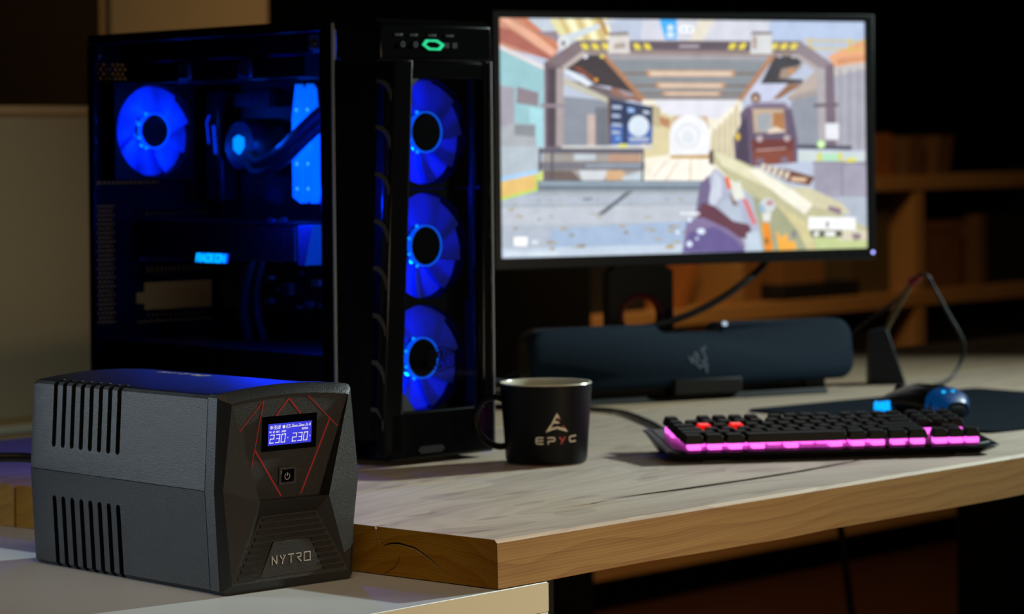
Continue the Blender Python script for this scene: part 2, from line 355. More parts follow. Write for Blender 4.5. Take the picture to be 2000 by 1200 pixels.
# ---------------------------------------------------------------- uninterruptible power supply
UZ = Z0 - T
ups = thing('power_supply_unit', 'black backup power supply with lit blue display and red lines on its front', 'power supply', (-.1823, .1658, UZ), -.0933)
M_upsb = mat('ups grained plastic', '191a1c', .36, spec=.5, bump=.35, bscale=1400)
M_upsf = mat('ups front plastic', '1d1a17', .48, spec=.36, bump=.5, bscale=1500)
M_red = mat('red print', 'b4141c', .45)
M_print = mat('silver print', 'c9c9c6', .4)
UCX = .078
def ups_outline(g, y, foot=.0):
    """hexagonal cross-section, widest at mid height, arched top"""
    pts = [(-.0758 + g + .004, foot), (-.0758 + g, foot + .004), (-.0807 + g, .0925), (-.0760 + g, .1755 - g), (-.0740 + g, .1785 - g), (-.071 + g, .1796 - g)]
    top = [(x, .1796 - g + .0046 * (1 - (x / .071) ** 2)) for x in (-.05, -.025, 0)]
    half = pts + top
    full = half + [(-x, z) for x, z in reversed(half[:-1])]
    return [(UCX + x, y, z) for x, z in full]
# housing in two shells with a seam, slots cut through both sides
def shell(z_lo, z_hi, name):
    rings = []
    for y, g in ((.021, .0018), (.300, .0022), (.308, .005)):
        o = ups_outline(g, y)
        lo = []
        half = [p for p in o if z_lo - 1e-6 <= p[2] <= z_hi + 1e-6]
        rings.append(half)
    return rings
def half_outline(g, y, upper):
    o = ups_outline(g, y); n = len(o)                      # starts bottom-left, runs clockwise to bottom-right
    if upper: return [(p[0], p[1], max(p[2], .0925)) for p in o[2:n - 2]]
    return [(p[0], p[1], min(p[2], .0919)) for p in o[:3]] + [(p[0], p[1], min(p[2], .0919)) for p in o[n - 3:]]
slots = MB()
def slot(side, yc, z0, z1, round_top, round_bot):
    w = .0034; pts = []
    for k in range(9):
        a = math.pi * k / 8; pts.append((yc + w * math.cos(a), z1 - w + w * math.sin(a) if round_top else z1))
    for k in range(9):
        a = math.pi + math.pi * k / 8; pts.append((yc + w * math.cos(a), z0 + w + w * math.sin(a) if round_bot else z0))
    if not round_top: pts = [pts[0]] + pts[8:]
    if not round_bot: pts = pts[:-9] + [pts[-9], pts[-1]]
    xa, xb = (-.02, .0145) if side < 0 else (.1415, .18)
    slots.prism(pts, lambda u, v: (xa, u, v), lambda u, v: (xb, u, v))
for k in range(8):
    yc = .1575 + k * .01515
    for s in (-1, 1):
        slot(s, yc, .1145, .20, False, True); slot(s, yc, -.01, .0685, True, False)
for up, nm in ((True, 'upper_shell'), (False, 'lower_shell')):
    rings = [half_outline(g, y, up) for y, g in ((.0206, .0016), (.296, .0022), (.304, .0035), (.308, .008))]
    o = MB().loft(rings).build(nm, M_upsb, ups)
    boolean_cut(o, slots)
    for p in o.data.polygons: p.use_smooth = True
    o.data.set_sharp_from_angle(angle=R_(25))
bx(.012, .144, .03, .29, .02, .165).build('inner_core', M_blackm, ups)
for x in (.02, .125):
    for y in (.04, .26): bx(x, x + .014, y, y + .014, .0, .006).build('foot', M_blackm, ups)
# front bezel collar
rings = [ups_outline(.0016, .0198), ups_outline(.0, .0175), ups_outline(.0, .0045), ups_outline(.0015, .0022)]
inner = [(.0113, .0087), (.0113, .0088), (.0008, .0941), (.0113, .1700), (.0113, .1701), (.0150, .1712)]
inner = inner + [(UCX + x, .1712 + .0042 * (1 - (x / .063) ** 2)) for x in (-.05, -.025, 0)]
yin = lambda z: -.0022 if z < .05 else -.0045
inner_full = [(x, yin(z), z) for x, z in inner] + [(2 * UCX - x, yin(z), z) for x, z in reversed(inner[:-1])]
MB().loft(rings + [inner_full], caps=False).build('front_bezel', M_upsb, ups, smooth=True, ang=22)
# faceted front
ypan = lambda z: -.0035 + (.1712 - z) / (.1712 - .0806) * .0075
ylow = lambda z: .0005 - (.067 - z) / (.067 - .0087) * .0027
mir = lambda p: (2 * UCX - p[0], p[1], p[2])
TL, ML, BL = (.0113, -.0045, .170), (.0008, -.0045, .0941), (.0113, -.0022, .0087)
Cc, Pc, L1 = (.0386, -.0085, .0806), (.0398, ypan(.0806), .0806), (.0464, .0005, .067)
TR, MR, BR, Cd, Pd, R1 = map(mir, (TL, ML, BL, Cc, Pc, L1))
topedge = [p for p in inner_full[4:-4]]
topedge = sorted([(p[0], -.0045, p[2]) for p in topedge])
f = MB()
for tri in ((TL, ML, Cc), (ML, BL, Cc)): f.add(tri, [(0, 1, 2)])
for tri in ((TL, Cc, Pc), (TR, Pd, Cd), (TR, Cd, MR), (MR, Cd, BR), (Cc, BL, L1), (Cd, R1, BR)): f.add(tri, [(0, 1, 2)])
f.add((Cc, L1, R1, Cd), [(0, 1, 2, 3)]); f.add((L1, BL, BR, R1), [(0, 1, 2, 3)])
f.build('front_facets', M_upsf, ups)
pn = [TL] + topedge + [TR]
lead = (Cc, Cd, Pd, Pc)
MB().add(lead, [(0, 1, 2, 3)]).build('ledge', M_upsb, ups)
MB().add([(p[0], ypan(p[2]), p[2]) for p in pn] + [Pd, Pc], [tuple(range(len(pn) + 2))]).build('control_panel', M_upsf, ups)
bx(.012, .144, .0105, .0205, .012, .168).build('backing_plate', M_blackm, ups)
PP = lambda u, v, off: (u, ypan(v) - off, v)
# red lines
for ln, w in (([(.0212, .1441), (.0478, .171), (.0344, .0983)], .0008), ([(.0627, .1566), (.0762, .1712), (.0903, .1566)], .0013),
              ([(.0399, .1268), (.0715, .0832)], .0014), ([(.0988, .1717), (.1337, .1421)], .0008), ([(.1247, .1497), (.0945, .0835)], .0014)):
    MB().strokes([ln], w, PP, .00015).build('red_line', M_red, ups)
# display
db = MB()
for a in ((.0472, .1085, .1492, .1562), (.0472, .1085, .1246, .1296), (.0472, .0532, .1296, .1492), (.1035, .1085, .1296, .1492)):
    db.prism([(a[0], a[2]), (a[1], a[2]), (a[1], a[3]), (a[0], a[3])], lambda u, v: PP(u, v, -.004), lambda u, v: PP(u, v, .0014))
disp = db.build('display_bezel', M_blackg, ups)
M_lcd = mat('lcd backlight', '2a2ec8', .25, emit='3a3fe0', estr=.75)
M_lcdt = mat('lcd segments', 'e8e6e0', .4, emit='efece2', estr=.62)
MB().prism([(.0530, .1294), (.1037, .1294), (.1037, .1494), (.0530, .1494)], lambda u, v: PP(u, v, -.004), lambda u, v: PP(u, v, .0004)).build('lcd_panel', M_lcd, disp)
PL = lambda u, v, off: PP(u, v, off + .00045)
def seg7(x, y, w, h): 
    s = h * .10
    return lambda ch: [[(x + u / 4 * w + v / 6 * h * .12, y + v / 6 * h) for u, v in ln] for ln in FONT[ch]]
for x0 in (.0560, .0815):
    for i, ch in enumerate('230'):
        MB().strokes(seg7(x0 + i * .0064, .1318, .0041, .0072)(ch), .0007, PL, .00008).build('digit', M_lcdt, disp)
    MB().strokes(word('V', x0 + .0200, .1348, .0009, .0012), .00025, PL, .00008).build('unit_letter', M_lcdt, disp)
MB().strokes(word('PV', .0556, .1409, .0008, .0014) + word('AC', .0592, .1409, .0010, .0014) + word('BATT.', .0632, .1409, .0007, .0014) + word('INPUT', .0690, .1409, .0008, .0014), .00024, PL, .00008).build('caption', M_lcdt, disp)
MB().strokes(word('OUTPUT', .0925, .1418, .0009, .0015), .00026, PL, .00008).build('caption', M_lcdt, disp)
cir = lambda cx, cy, r, n=14: [[(cx + r * math.cos(2 * math.pi * k / n), cy + r * math.sin(2 * math.pi * k / n)) for k in range(n + 1)]]
icons = [cir(.0573, .1458, .0014, 8) + cir(.0573, .1458, .0006, 8), word('88', .0602, .1442, .0015, .0030, .5),
         [[(.0650 + k * .0007, .1442), (.0658 + k * .0007, .1474)] for k in range(4)], cir(.0716, .1457, .0008) + cir(.0716, .1457, .0014) + cir(.0716, .1457, .0003),
         [[(.0746, .1444), (.0786, .1444), (.0786, .1470), (.0746, .1470), (.0746, .1444)], [(.0755, .1470), (.0755, .1474)], [(.0777, .1470), (.0777, .1474)], [(.0752, .1457), (.0760, .1457)], [(.0772, .1457), (.0780, .1457)]],
         [[(.0800, .1450), (.0872, .1450)], [(.0806, .1455), (.0870, .1455)], [(.0812, .1460), (.0870, .1462)], [(.0808, .1471), (.0828, .1471)]],
         [[(.0880, .1450), (.0952, .1450)], [(.0886, .1455), (.0950, .1455)], [(.0892, .1460), (.0950, .1462)], [(.0886, .1471), (.0912, .1471)]],
         [[(.0963, .1449), (.0977, .1473), (.0991, .1449), (.0963, .1449)], [(.0977, .1454), (.0977, .1464)]], [[(.1000, .1455), (.1006, .1455), (.1016, .1448), (.1016, .1474), (.1006, .1465), (.1000, .1465)], [(.1020, .1456), (.1020, .1466)]]]
for ic in icons: MB().strokes(ic, .0003, PL, .00008).build('icon', M_lcdt, disp)
# power button
bf = MB()
for a in ((.0676, .087, .1066, .1088), (.0676, .087, .0932, .0950), (.0676, .0702, .0950, .1066), (.0846, .087, .0950, .1066)):
    bf.prism([(a[0], a[2]), (a[1], a[2]), (a[1], a[3]), (a[0], a[3])], lambda u, v: PP(u, v, -.002), lambda u, v: PP(u, v, .0014))
bfo = bf.build('button_frame', M_upsb, ups)
MB().prism([(.0704, .0952), (.0844, .0952), (.0844, .1064), (.0704, .1064)], lambda u, v: PP(u, v, -.003), lambda u, v: PP(u, v, .0008)).build('power_button', M_blackg, bfo, bevel=.0006)
arc = [(.0774 + .0028 * math.sin(a), .1003 + .0028 * math.cos(a)) for a in [R_(38 + k * 284 / 20) for k in range(21)]]
MB().strokes([arc, [(.0774, .1006), (.0774, .1036)]], .00055, lambda u, v, o: PP(u, v, o + .0008), .00012).build('power_symbol', mat('white print', 'd8d8d8', .4), bfo)
# louvres of the lower recess
xl = lambda z: .0464 - (.067 - z) / (.067 - .0087) * (.0464 - .0113) + .0035
tabx = lambda z: .0576 - (.043 - z) / (.043 - .0118) * (.0576 - .0422)
QL = lambda u, v, off: (u, ylow(v) - off, v)
def louvre(xa, xb, z):
    MB().prism([(xa, z - .0016), (xb, z - .0016), (xb, z + .0016), (xa, z + .0016)], lambda u, v: QL(u, v, -.001), lambda u, v: QL(u, v, .0004 if v < z else .0016)).build('louvre', M_upsf, ups)
for z in (.0632, .0577, .0522, .0467): louvre(xl(z), 2 * UCX - xl(z), z)
for z in (.0412, .0357, .0302, .0247, .0192, .0137):
    louvre(xl(z), tabx(z) - .002, z); louvre(2 * UCX - tabx(z) + .002, 2 * UCX - xl(z), z)
tabo = lambda v: .0002 + .0020 * (v - .0118) / .0312
tab = [(.0576, .0430), (2 * UCX - .0576, .0430), (2 * UCX - .0422, .0118), (.0422, .0118)]
tb = MB().prism(tab, lambda u, v: QL(u, v, -.001), lambda u, v: QL(u, v, tabo(v))).build('badge_plate', M_upsf, ups, bevel=.0004)
NY = [[[(0, 0), (0, 6)], [(.7, 4.6), (3.6, .2), (3.6, 6)]], [[(0, 6), (1.4, 3.4)], [(4, 6), (2.2, 2.6), (1.6, 0)], [(2.6, 6), (2.6, 5.7)]], [[(0, 6), (4.4, 6)], [(2.2, 4.9), (2.2, 0)]],
      [[(0, 6), (3.8, 6), (3.8, 3.6), (1.0, 3.2), (4.0, 0)]], [[(0, 0), (0, 6), (4.8, 6), (4.8, 0), (0, 0)]]]
for i, g in enumerate(NY):
    x0 = .0560 + i * .0091; s = .00125 if i < 4 else .00128
    MB().strokes([[(x0 + u * .00145, .0228 + v * s) for u, v in ln] for ln in g], .0008, lambda u, v, o: QL(u, v, o + tabo(v)), .0002).build('letter', M_print, ups)
# print on the top cover, read from the side
topz = lambda x: .1796 - .002 + .0046 * (1 - min(1, abs(x - UCX) / .071) ** 2)
gl = [[[(0, 0), (4, 0), (4, 6), (0, 6), (0, 0)]], [[(0, 0), (0, 6), (4, 6)], [(0, 3), (3, 3)]], [[(0, 6), (4, 6)], [(2, 5), (2, 0)]], [[(0, 6), (2, 3), (4, 6)], [(2, 3), (2, 0)]], [[(0, 0), (0, 6), (4, 0), (4, 6)]]]
for i, g in enumerate(gl):
    MB().strokes([[(.150 + i * .016 + u * .0022, .092 + v * .0018) for u, v in ln] for ln in g], .0009, lambda u, v, o: (v, u, topz(v) + o + .0003), .0002).build('top_print', M_print, ups)
# mains lead
MB().tube(bend([(.05, .300, .088), (.045, .33, .092), (.02, .36, .096), (-.04, .40, .094), (-.12, .45, .082), (-.22, .52, .040), (-.34, .58, .0045), (-.5, .62, .0045)]), .0048).build('mains_lead', M_cable, ups, smooth=True)
bx(.03, .075, .298, .314, .07, .108).build('socket', M_blackm, ups, bevel=.002)

# ---------------------------------------------------------------- computer tower
pc = thing('computer_tower', 'black computer tower with glass side, tinted front and glowing blue fans', 'computer', (.3295, .5405, Z0), -.0902)
PW, PD, PH = .215, .478, .496
M_case = mat('case black paint', '08080a', .20, spec=.14, bump=.05, bscale=1500)
M_case_in = mat('case interior black', '040405', .5, spec=.15)
M_fin = mat('grey plastic fin', '34363a', .4, spec=.3)
M_edge = mat('lit edge grey', '8e9196', .4, metal=.2)  # light grey stands in for lit edges of the black case
G_side = glass_mat('smoked side glass', (.76, .76, .78), ior=1.42)
G_front = glass_mat('smoked front glass', (.72, .72, .74), ior=1.35)
BLUE = (.0, .085, 1.0)
M_led = mat('blue led', '2060ff', .4, emit=(.0, .30, 1.0), estr=2.2)
M_ledring = mat('blue light ring', '1030ff', .4, emit=(.0, .12, 1.0), estr=1.3)
def blade_mat():
    m = bpy.data.materials.new('blue tinted fan blade'); m.use_nodes = True; nt = m.node_tree
    for n in list(nt.nodes): nt.nodes.remove(n)
    out = nt.nodes.new('ShaderNodeOutputMaterial'); mix = nt.nodes.new('ShaderNodeMixShader'); mix.inputs[0].default_value = .55
    d = nt.nodes.new('ShaderNodeBsdfDiffuse'); d.inputs[0].default_value = (.16, .30, .85, 1)  # milky blades tinted blue, LED light put into their colour
    t = nt.nodes.new('ShaderNodeBsdfTranslucent'); t.inputs[0].default_value = (.16, .30, .85, 1)
    nt.links.new(d.outputs[0], mix.inputs[1]); nt.links.new(t.outputs[0], mix.inputs[2]); nt.links.new(mix.outputs[0], out.inputs[0])
    return m
M_blade = blade_mat()

# shell of the case
bx(.002, PW - .002, .004, PD, .022, .034).build('bottom_plate', M_case, pc, bevel=.001)
bx(0, PW, -.002, PD, PH - .012, PH).build('top_panel', M_case, pc, bevel=.002)
bx(PW - .006, PW, .002, PD, .034, PH - .012).build('right_panel', M_case, pc, bevel=.001)
bx(.188, .192, .03, PD - .004, .12, PH - .012).build('motherboard_tray', M_case_in, pc)
bx(.010, PW - .006, .03, PD - .004, .034, .122).build('power_supply_shroud', M_case_in, pc, bevel=.002)
bx(0, .0042, .002, .024, .024, PH - .012).build('front_post', M_case, pc, bevel=.0008)
bx(-.0006, .0035, -.0015, .0022, .024, PH - .004).build('edge_highlight', M_edge, pc, bevel=.0004)  # painted highlight along the lit front edge
bx(0, .0042, PD - .012, PD, .024, PH - .012).build('rear_post', M_case, pc, bevel=.0008)
for x in (.02, PW - .05):
    for y in (.03, PD - .07): MB().lathe([(.0, 0), (.015, 0), (.017, .022), (0, .022)], 20, (x + .015, y + .02)).build('foot', M_blackm, pc, smooth=True)
# side glass with its thumb screws
sg = bx(-.0035, -.0006, .006, PD - .004, .03, PH - .006).build('side_glass', G_side, pc)
for y in (.028, PD - .03):
    for z in (.048, PH - .026): MB().lathe([(0, -.0075), (.0048, -.0075), (.0052, -.0068), (.0052, -.0034), (0, -.0034)], 20, (y, z), axis='x').build('thumb_screw', M_steel_dark, sg, smooth=True)

# rear panel pieces with real openings
def holed(mb, x0, x1, z0, z1, nx, nz, r, y0, y1, stagger=True, sides=6):
    dx, dz = (x1 - x0) / nx, (z1 - z0) / nz
    for j in range(nz):
        sh = dx * .5 if (stagger and j % 2) else 0
        za, zb = z0 + j * dz, z0 + (j + 1) * dz
        n = nx - (1 if sh else 0)
        if sh:
            for a, b in ((x0, x0 + sh), (x1 - sh, x1)): mb.box(a, b, y0, y1, za, zb)
        for i in range(n):
            xa = x0 + sh + i * dx; cx, cz = xa + dx / 2, (za + zb) / 2
            H = [(cx + r * math.cos(2 * math.pi * k / 8 + math.pi / 8), cz + r * math.sin(2 * math.pi * k / 8 + math.pi / 8)) for k in range(8)]
            O = [(xa + dx, cz), (xa + dx, zb), (cx, zb), (xa, zb), (xa, cz), (xa, za), (cx, za), (xa + dx, za)]
            O = [(xa + dx, cz + dz * .2), (cx + dx * .2, zb), (cx - dx * .2, zb), (xa, cz + dz * .2), (xa, cz - dz * .2), (cx - dx * .2, za), (cx + dx * .2, za), (xa + dx, cz - dz * .2)]
            vs = [(u, y0, v) for u, v in H] + [(u, y0, v) for u, v in O]
            mb.add(vs, [(k, (k + 1) % 8, 8 + (k + 1) % 8, 8 + k) for k in range(8)])
            cs = [(xa + dx, y0, zb), (xa, y0, zb), (xa, y0, za), (xa + dx, y0, za)]
            mb.add([vs[8], vs[9], cs[0]], [(0, 1, 2)]); mb.add([vs[10], vs[11], cs[1]], [(0, 1, 2)]); mb.add([vs[12], vs[13], cs[2]], [(0, 1, 2)]); mb.add([vs[14], vs[15], cs[3]], [(0, 1, 2)])
    return mb
RY0, RY1 = .470, .474
rear = MB()
def rb(x0, x1, z0, z1): rear.box(x0, x1, RY0, RY1, z0, z1)
# layout (x across, z up): vent column, slot field, fan field, top vent
rb(0, .004, .034, .484); rb(.0345, .064, .139, .2875); rb(.183, .209, .034, .484)
rb(.004, .183, .034, .139); rb(.004, .183, .2875, .3110); rb(.004, .183, .3165, .3175); rb(.101, .183, .3110, .3165)
rb(.004, .183, .4625, .484); rb(.068, .183, .4400, .4625)
# ring round the rear fan opening
fcx, fcz, fr = .0755, .3775, .0575
n = 40; vs = []; fs = []
angs = [2 * math.pi * k / n for k in range(n)]
for cx_, cz_ in ((.1075, .0625), (-.0715, .0625), (-.0715, -.060), (.1075, -.060)): angs.append(math.atan2(cz_, cx_) % (2 * math.pi))
angs.sort(); n = len(angs)
for a in angs: vs.append((fcx + fr * math.cos(a), RY0, fcz + fr * math.sin(a)))
for a in angs:
    t = min(abs((.1075 if math.cos(a) > 0 else .0715) / (math.cos(a) or 1e-9)), abs((.0625 if math.sin(a) > 0 else .060) / (math.sin(a) or 1e-9)))
    vs.append((fcx + t * math.cos(a), RY0, fcz + t * math.sin(a)))
rear.add(vs, [(k, (k + 1) % n, n + (k + 1) % n, n + k) for k in range(n)])
holed(rear, .004, .0345, .139, .2875, 5, 27, .0017, RY0, RY1)
holed(rear, .004, .068, .4400, .4625, 9, 4, .0017, RY0, RY1)
holed(rear, .008, .101, .3110, .3165, 14, 1, .0018, RY0, RY1, False)
rear.build('rear_panel', M_case, pc)
# expansion slot covers: three perforated strips, one slot left open
sx0, sx1 = .064, .183
bx(sx0, sx1, RY0, RY1, .2760, .2875).build('slot_rail', M_case, pc)
def cover(z0, z1, gaps, name='slot_cover'):
    c = MB(); w = (sx1 - sx0 - .016) / 15
    c.box(sx0, sx1, RY0, RY1, z0, z0 + .0045); c.box(sx0, sx1, RY0, RY1, z1 - .0045, z1); c.box(sx0, sx0 + .014, RY0, RY1, z0, z1)
    for k in range(15):
        x = sx0 + .014 + k * w
        c.box(x, x + w * (1 if k in gaps else .45), RY0, RY1, z0 + .0045, z1 - .0045)
    c.box(sx1 - .004, sx1, RY0, RY1, z0, z1)
    c.build(name, M_case, pc)
cover(.2680, .2800, (9,)); cover(.1960, .2120, ()); cover(.1880, .1960, tuple(range(15))); cover(.1400, .1540, ())
bx(sx0, sx1, RY0, RY1, .2120, .2680).build('slot_cover', M_case, pc)
bx(sx0, sx0 + .012, RY0, RY1, .1760, .1880).build('slot_tab', M_case, pc); bx(sx0, sx0 + .012, RY0, RY1, .1540, .1620).build('slot_tab', M_case, pc)

# fans: frame, blades, hub, lit ring, leds
def fan_frame_mesh():
    m = MB(); h = .060; r = .0572; n = 40
    for y in (-.0125, .0125):
        vs = []
        for k in range(n):
            a = 2 * math.pi * k / n; vs.append((r * math.cos(a), y, r * math.sin(a)))
        for k in range(n):
            a = 2 * math.pi * k / n; t = h / max(abs(math.cos(a)), abs(math.sin(a))); vs.append((t * math.cos(a), y, t * math.sin(a)))
        m.add(vs, [(k, (k + 1) % n, n + (k + 1) % n, n + k) for k in range(n)])
    m.lathe([(r, -.0125), (r, .0125)], n, axis='y')
    for a, b, c, d in ((-h, h, -h, -h), (-h, h, h, h), (-h, -h, -h, h), (h, h, -h, h)):
        m.add([(a, -.0125, c), (b, -.0125, d), (b, .0125, d), (a, .0125, c)], [(0, 1, 2, 3)])
    return m.mesh('fan_frame', M_case_in)
def blade_mesh():
    m = MB(); nr, na = 5, 6; top = []; bot = []
    for i in range(nr):
        r = .0218 + (.0560 - .0218) * i / (nr - 1)
        for j in range(na):
            t = j / (na - 1); a = R_(-28 + 56 * t + 16 * i / (nr - 1)); y = -.0050 + .010 * t + .002 * math.sin(math.pi * t)
            top.append((r * math.cos(a), y - .0006, r * math.sin(a))); bot.append((r * math.cos(a), y + .0006, r * math.sin(a)))
    q = lambda i, j: i * na + j; fs = []; o = len(top)
    for i in range(nr - 1):
        for j in range(na - 1):
            fs.append((q(i, j), q(i, j + 1), q(i + 1, j + 1), q(i + 1, j))); fs.append(tuple(o + k for k in (q(i + 1, j), q(i + 1, j + 1), q(i, j + 1), q(i, j))))
    rim = [q(0, j) for j in range(na)] + [q(i, na - 1) for i in range(1, nr)] + [q(nr - 1, j) for j in range(na - 2, -1, -1)] + [q(i, 0) for i in range(nr - 2, 0, -1)]
    for a, b in zip(rim, rim[1:] + rim[:1]): fs.append((a, b, o + b, o + a))
    m.add(top + bot, fs); return m.mesh('blade', M_blade, smooth=True, ang=50)
ME_frame, ME_blade = fan_frame_mesh(), blade_mesh()
ME_hub = MB().lathe([(0, -.0125), (.0190, -.0125), (.0205, -.011), (.0205, .0100), (0, .0100)], 36, axis='y').mesh('hub', mat('dark fan hub', '06040c', .4, spec=.15), smooth=True)
ME_ring = MB().lathe([(.0207, -.0122), (.0222, -.0122), (.0222, -.0060), (.0207, -.0060), (.0207, -.0122)], 40, axis='y').mesh('light_ring', M_ledring, smooth=True)
ME_led = MB().lathe([(0, -.0018), (.0015, -.0010), (.0019, 0), (.0015, .0010), (0, .0018)], 10, axis='y').mesh('led', M_led, smooth=True)
def blue_point(name, loc, power, parent=None, r=.004, colour=BLUE):
    d = bpy.data.lights.new(name, 'POINT'); d.energy = power; d.color = colour; d.shadow_soft_size = r
    o = bpy.data.objects.new(name, d); col.objects.link(o); o.parent = parent; o.location = loc; return o
def case_fan(loc, power, back, spin):
    f = link('case_fan', ME_frame, pc, loc)
    for k in range(9):
        link('blade', ME_blade, f, (0, 0, 0), (0, spin + 2 * math.pi * k / 9, 0))
    link('hub', ME_hub, f); link('light_ring', ME_ring, f)
    for k in range(4):
        a = R_(120 + 40 * k); link('led', ME_led, f, (.0245 * math.cos(a), -.0105, .0245 * math.sin(a)))
    for k in range(4 if power else 0):
        a = R_(125 + 90 * k); blue_point('fan_light', (.032 * math.cos(a), -.0185, .032 * math.sin(a)), power, f)
    for k in range(3):
        a = R_(140 + 60 * k); blue_point('fan_light', (.028 * math.cos(a), .0170, .028 * math.sin(a)), back, f)
    return f
case_fan((.0755, .455, .3775), .075, .16, .3)
for z, x in ((.3700, .0985), (.2425, .0965), (.1170, .0900)): case_fan((x, -.032, z), 0, .85, z * 9).scale = (1.05, 1, 1.05)

# front panel: slanted sides with openings and fins, corner posts, brow, chin, glass
FX0, FX1, FY = .032, .185, -.055
def quadprism(a, b, z0, z1, t=.003):
    """vertical plate from plan point a to b, thickness t to the inside"""
    d = Vector((b[0] - a[0], b[1] - a[1])).normalized(); nn = Vector((-d.y, d.x)) * t
    P = [(a[0], a[1]), (b[0], b[1]), (b[0] + nn.x, b[1] + nn.y), (a[0] + nn.x, a[1] + nn.y)]
    return P
def plate(a, b, z0, z1, name, m, t=.003, **k):
    P = quadprism(a, b, z0, z1, t)
    return MB().prism(P, lambda u, v: (u, v, z0), lambda u, v: (u, v, z1)).build(name, m, pc, **k)
mixp = lambda a, b, t: (a[0] + (b[0] - a[0]) * t, a[1] + (b[1] - a[1]) * t)
def edge_x(z, side):
    """the front edge of the cheek leans outwards towards the foot"""
    x = .0210 + (.0400 - .0210) * (z - .06) / .39
    return x if side == 0 else FX1
def cheek_pt(t, z, side, inset=0.):
    ax = 0 if side == 0 else PW; bx_ = edge_x(z, side); s_ = 1 if side == 0 else -1
    return (ax + (bx_ - ax) * t + s_ * inset, FY * t + inset * .4, z)
for side in (0, 1):
    def cheek(t0, t1, z0, z1):
        MB().prism([(t0, z0), (t1, z0), (t1, z1), (t0, z1)], lambda u, v: cheek_pt(u, v, side), lambda u, v: cheek_pt(u, v, side, .003)).build('front_cheek', M_case, pc)
    cheek(0, .74, .03, PH - .045); cheek(.74, .99, .03, .062); cheek(.74, .99, .4275, PH - .045)
    for k in range(8):
        zc = .064 + k * .0519
        pts = [(0, -.002), (.30, -.003), (.62, -.008), (.86, -.016), (1, -.024), (1, -.012), (.8, -.004), (.4, .002), (0, .003)]
        MB().prism(pts, lambda u, v: cheek_pt(.72 + .28 * u, zc + v, side), lambda u, v: cheek_pt(.72 + .28 * u, zc + v, side, .004)).build('vent_fin', M_fin if side == 0 else M_case, pc, bevel=.0006)
# tapered corner posts beside the front glass
def post(x_top, x_bot, side):
    q = [(edge_x(.012, side), .012), (x_bot, .012), (x_bot, .062), (x_top, .452), (edge_x(.452, side), .452)]
    MB().prism(q, lambda u, v: (u, FY - .001, v), lambda u, v: (u, FY + .014, v)).build('corner_post', M_case, pc, bevel=.0035)
post(.0715, .0500, 0); post(.1720, .1680, 1)
bx(.1846, .1866, FY - .0022, FY + .006, .012, PH - .046).build('corner_highlight', M_edge, pc, bevel=.0004)  # painted highlight on the right front corner
fg = MB().prism([(.048, .058), (.172, .058), (.172, .445), (.048, .445)], lambda u, v: (u, FY + .003, v), lambda u, v: (u, FY + .006, v)).build('front_glass', G_front, pc)
chin = MB().prism([(.030, .006), (.185, .006), (.185, .056), (.172, .060), (.050, .060), (.030, .060)], lambda u, v: (u, FY - .001, v), lambda u, v: (u, FY + .05, v)).build('chin', M_case, pc, bevel=.003)
bx(.004, PW - .004, -.006, .03, .006, .034).build('base_block', M_case, pc, bevel=.004)
MB().prism([(.07, .016), (.075, .020), (.105, .020), (.110, .016), (.105, .012), (.075, .012)], lambda u, v: (u, FY - .0016, v), lambda u, v: (u, FY + .002, v)).build('chin_emblem', mat('emblem grey', '1c1d20', .5, spec=.2), pc)
# corner wedges in front of the fans at top and bottom
MB().prism([(.05, .060), (.068, .060), (.050, .082)], lambda u, v: (u, FY + .0005, v), lambda u, v: (u, FY + .0028, v)).build('glass_mask', M_blackm, fg)
MB().prism([(.066, .445), (.096, .445), (.066, .418)], lambda u, v: (u, FY + .0005, v), lambda u, v: (u, FY + .0028, v)).build('glass_mask', M_blackm, fg)
brow = MB().prism([(-.002, PH), (-.002, PH - .044), (-.050, PH - .050), (-.057, PH - .046), (-.057, PH - .006), (-.045, PH)], lambda u, v: (.002 if u > -.01 else FX0 - .012, u, v), lambda u, v: (PW - .002 if u > -.01 else FX1 + .002, u, v)).build('brow', M_case, pc, bevel=.003)
bx(.066, .176, FY - .0005, FY + .004, .4300, .4480).build('brow_lip', M_case, pc, bevel=.001)
HX = [(0, .4), (.26, 1), (.74, 1), (1, .6), (1, .4), (.74, 0), (.26, 0), (0, .6)]
hexo = [(-.0160, 0), (-.0105, .0058), (.0060, .0058), (.0160, .0010), (.0160, -.0005), (.0105, -.0058), (-.0060, -.0058)]
hn = len(hexo); hm = MB(); hc = (.0975, .4672)
vs = [(hc[0] + x, -.0585, hc[1] + z) for x, z in hexo] + [(hc[0] + x * .72, -.0585, hc[1] + z * .60) for x, z in hexo] + [(hc[0] + x, -.0565, hc[1] + z) for x, z in hexo] + [(hc[0] + x * .72, -.0565, hc[1] + z * .60) for x, z in hexo]
hm.add(vs, [(k, (k + 1) % hn, hn + (k + 1) % hn, hn + k) for k in range(hn)] + [(k, (k + 1) % hn, 2 * hn + (k + 1) % hn, 2 * hn + k) for k in range(hn)] + [(hn + k, hn + (k + 1) % hn, 3 * hn + (k + 1) % hn, 3 * hn + k) for k in range(hn)])
pb = hm.build('power_ring', mat('green light ring', '10c080', .4, emit='16d08c', estr=.9), pc)
for x in (.0525, .0712):
    j = MB().lathe([(.0016, -.0575), (.0016, -.0590), (.0032, -.0590), (.0036, -.0570)], 20, (x, .4672), axis='y').build('audio_jack', M_grey_metal, pc, smooth=True)
for x in (.0470, .0690, .0960, .1220):
    bx(x - .006, x + .006, -.0582, -.0565, .4762, .4790).build('io_button', mat('io button', '2a2a2c', .4), pc, bevel=.0006)
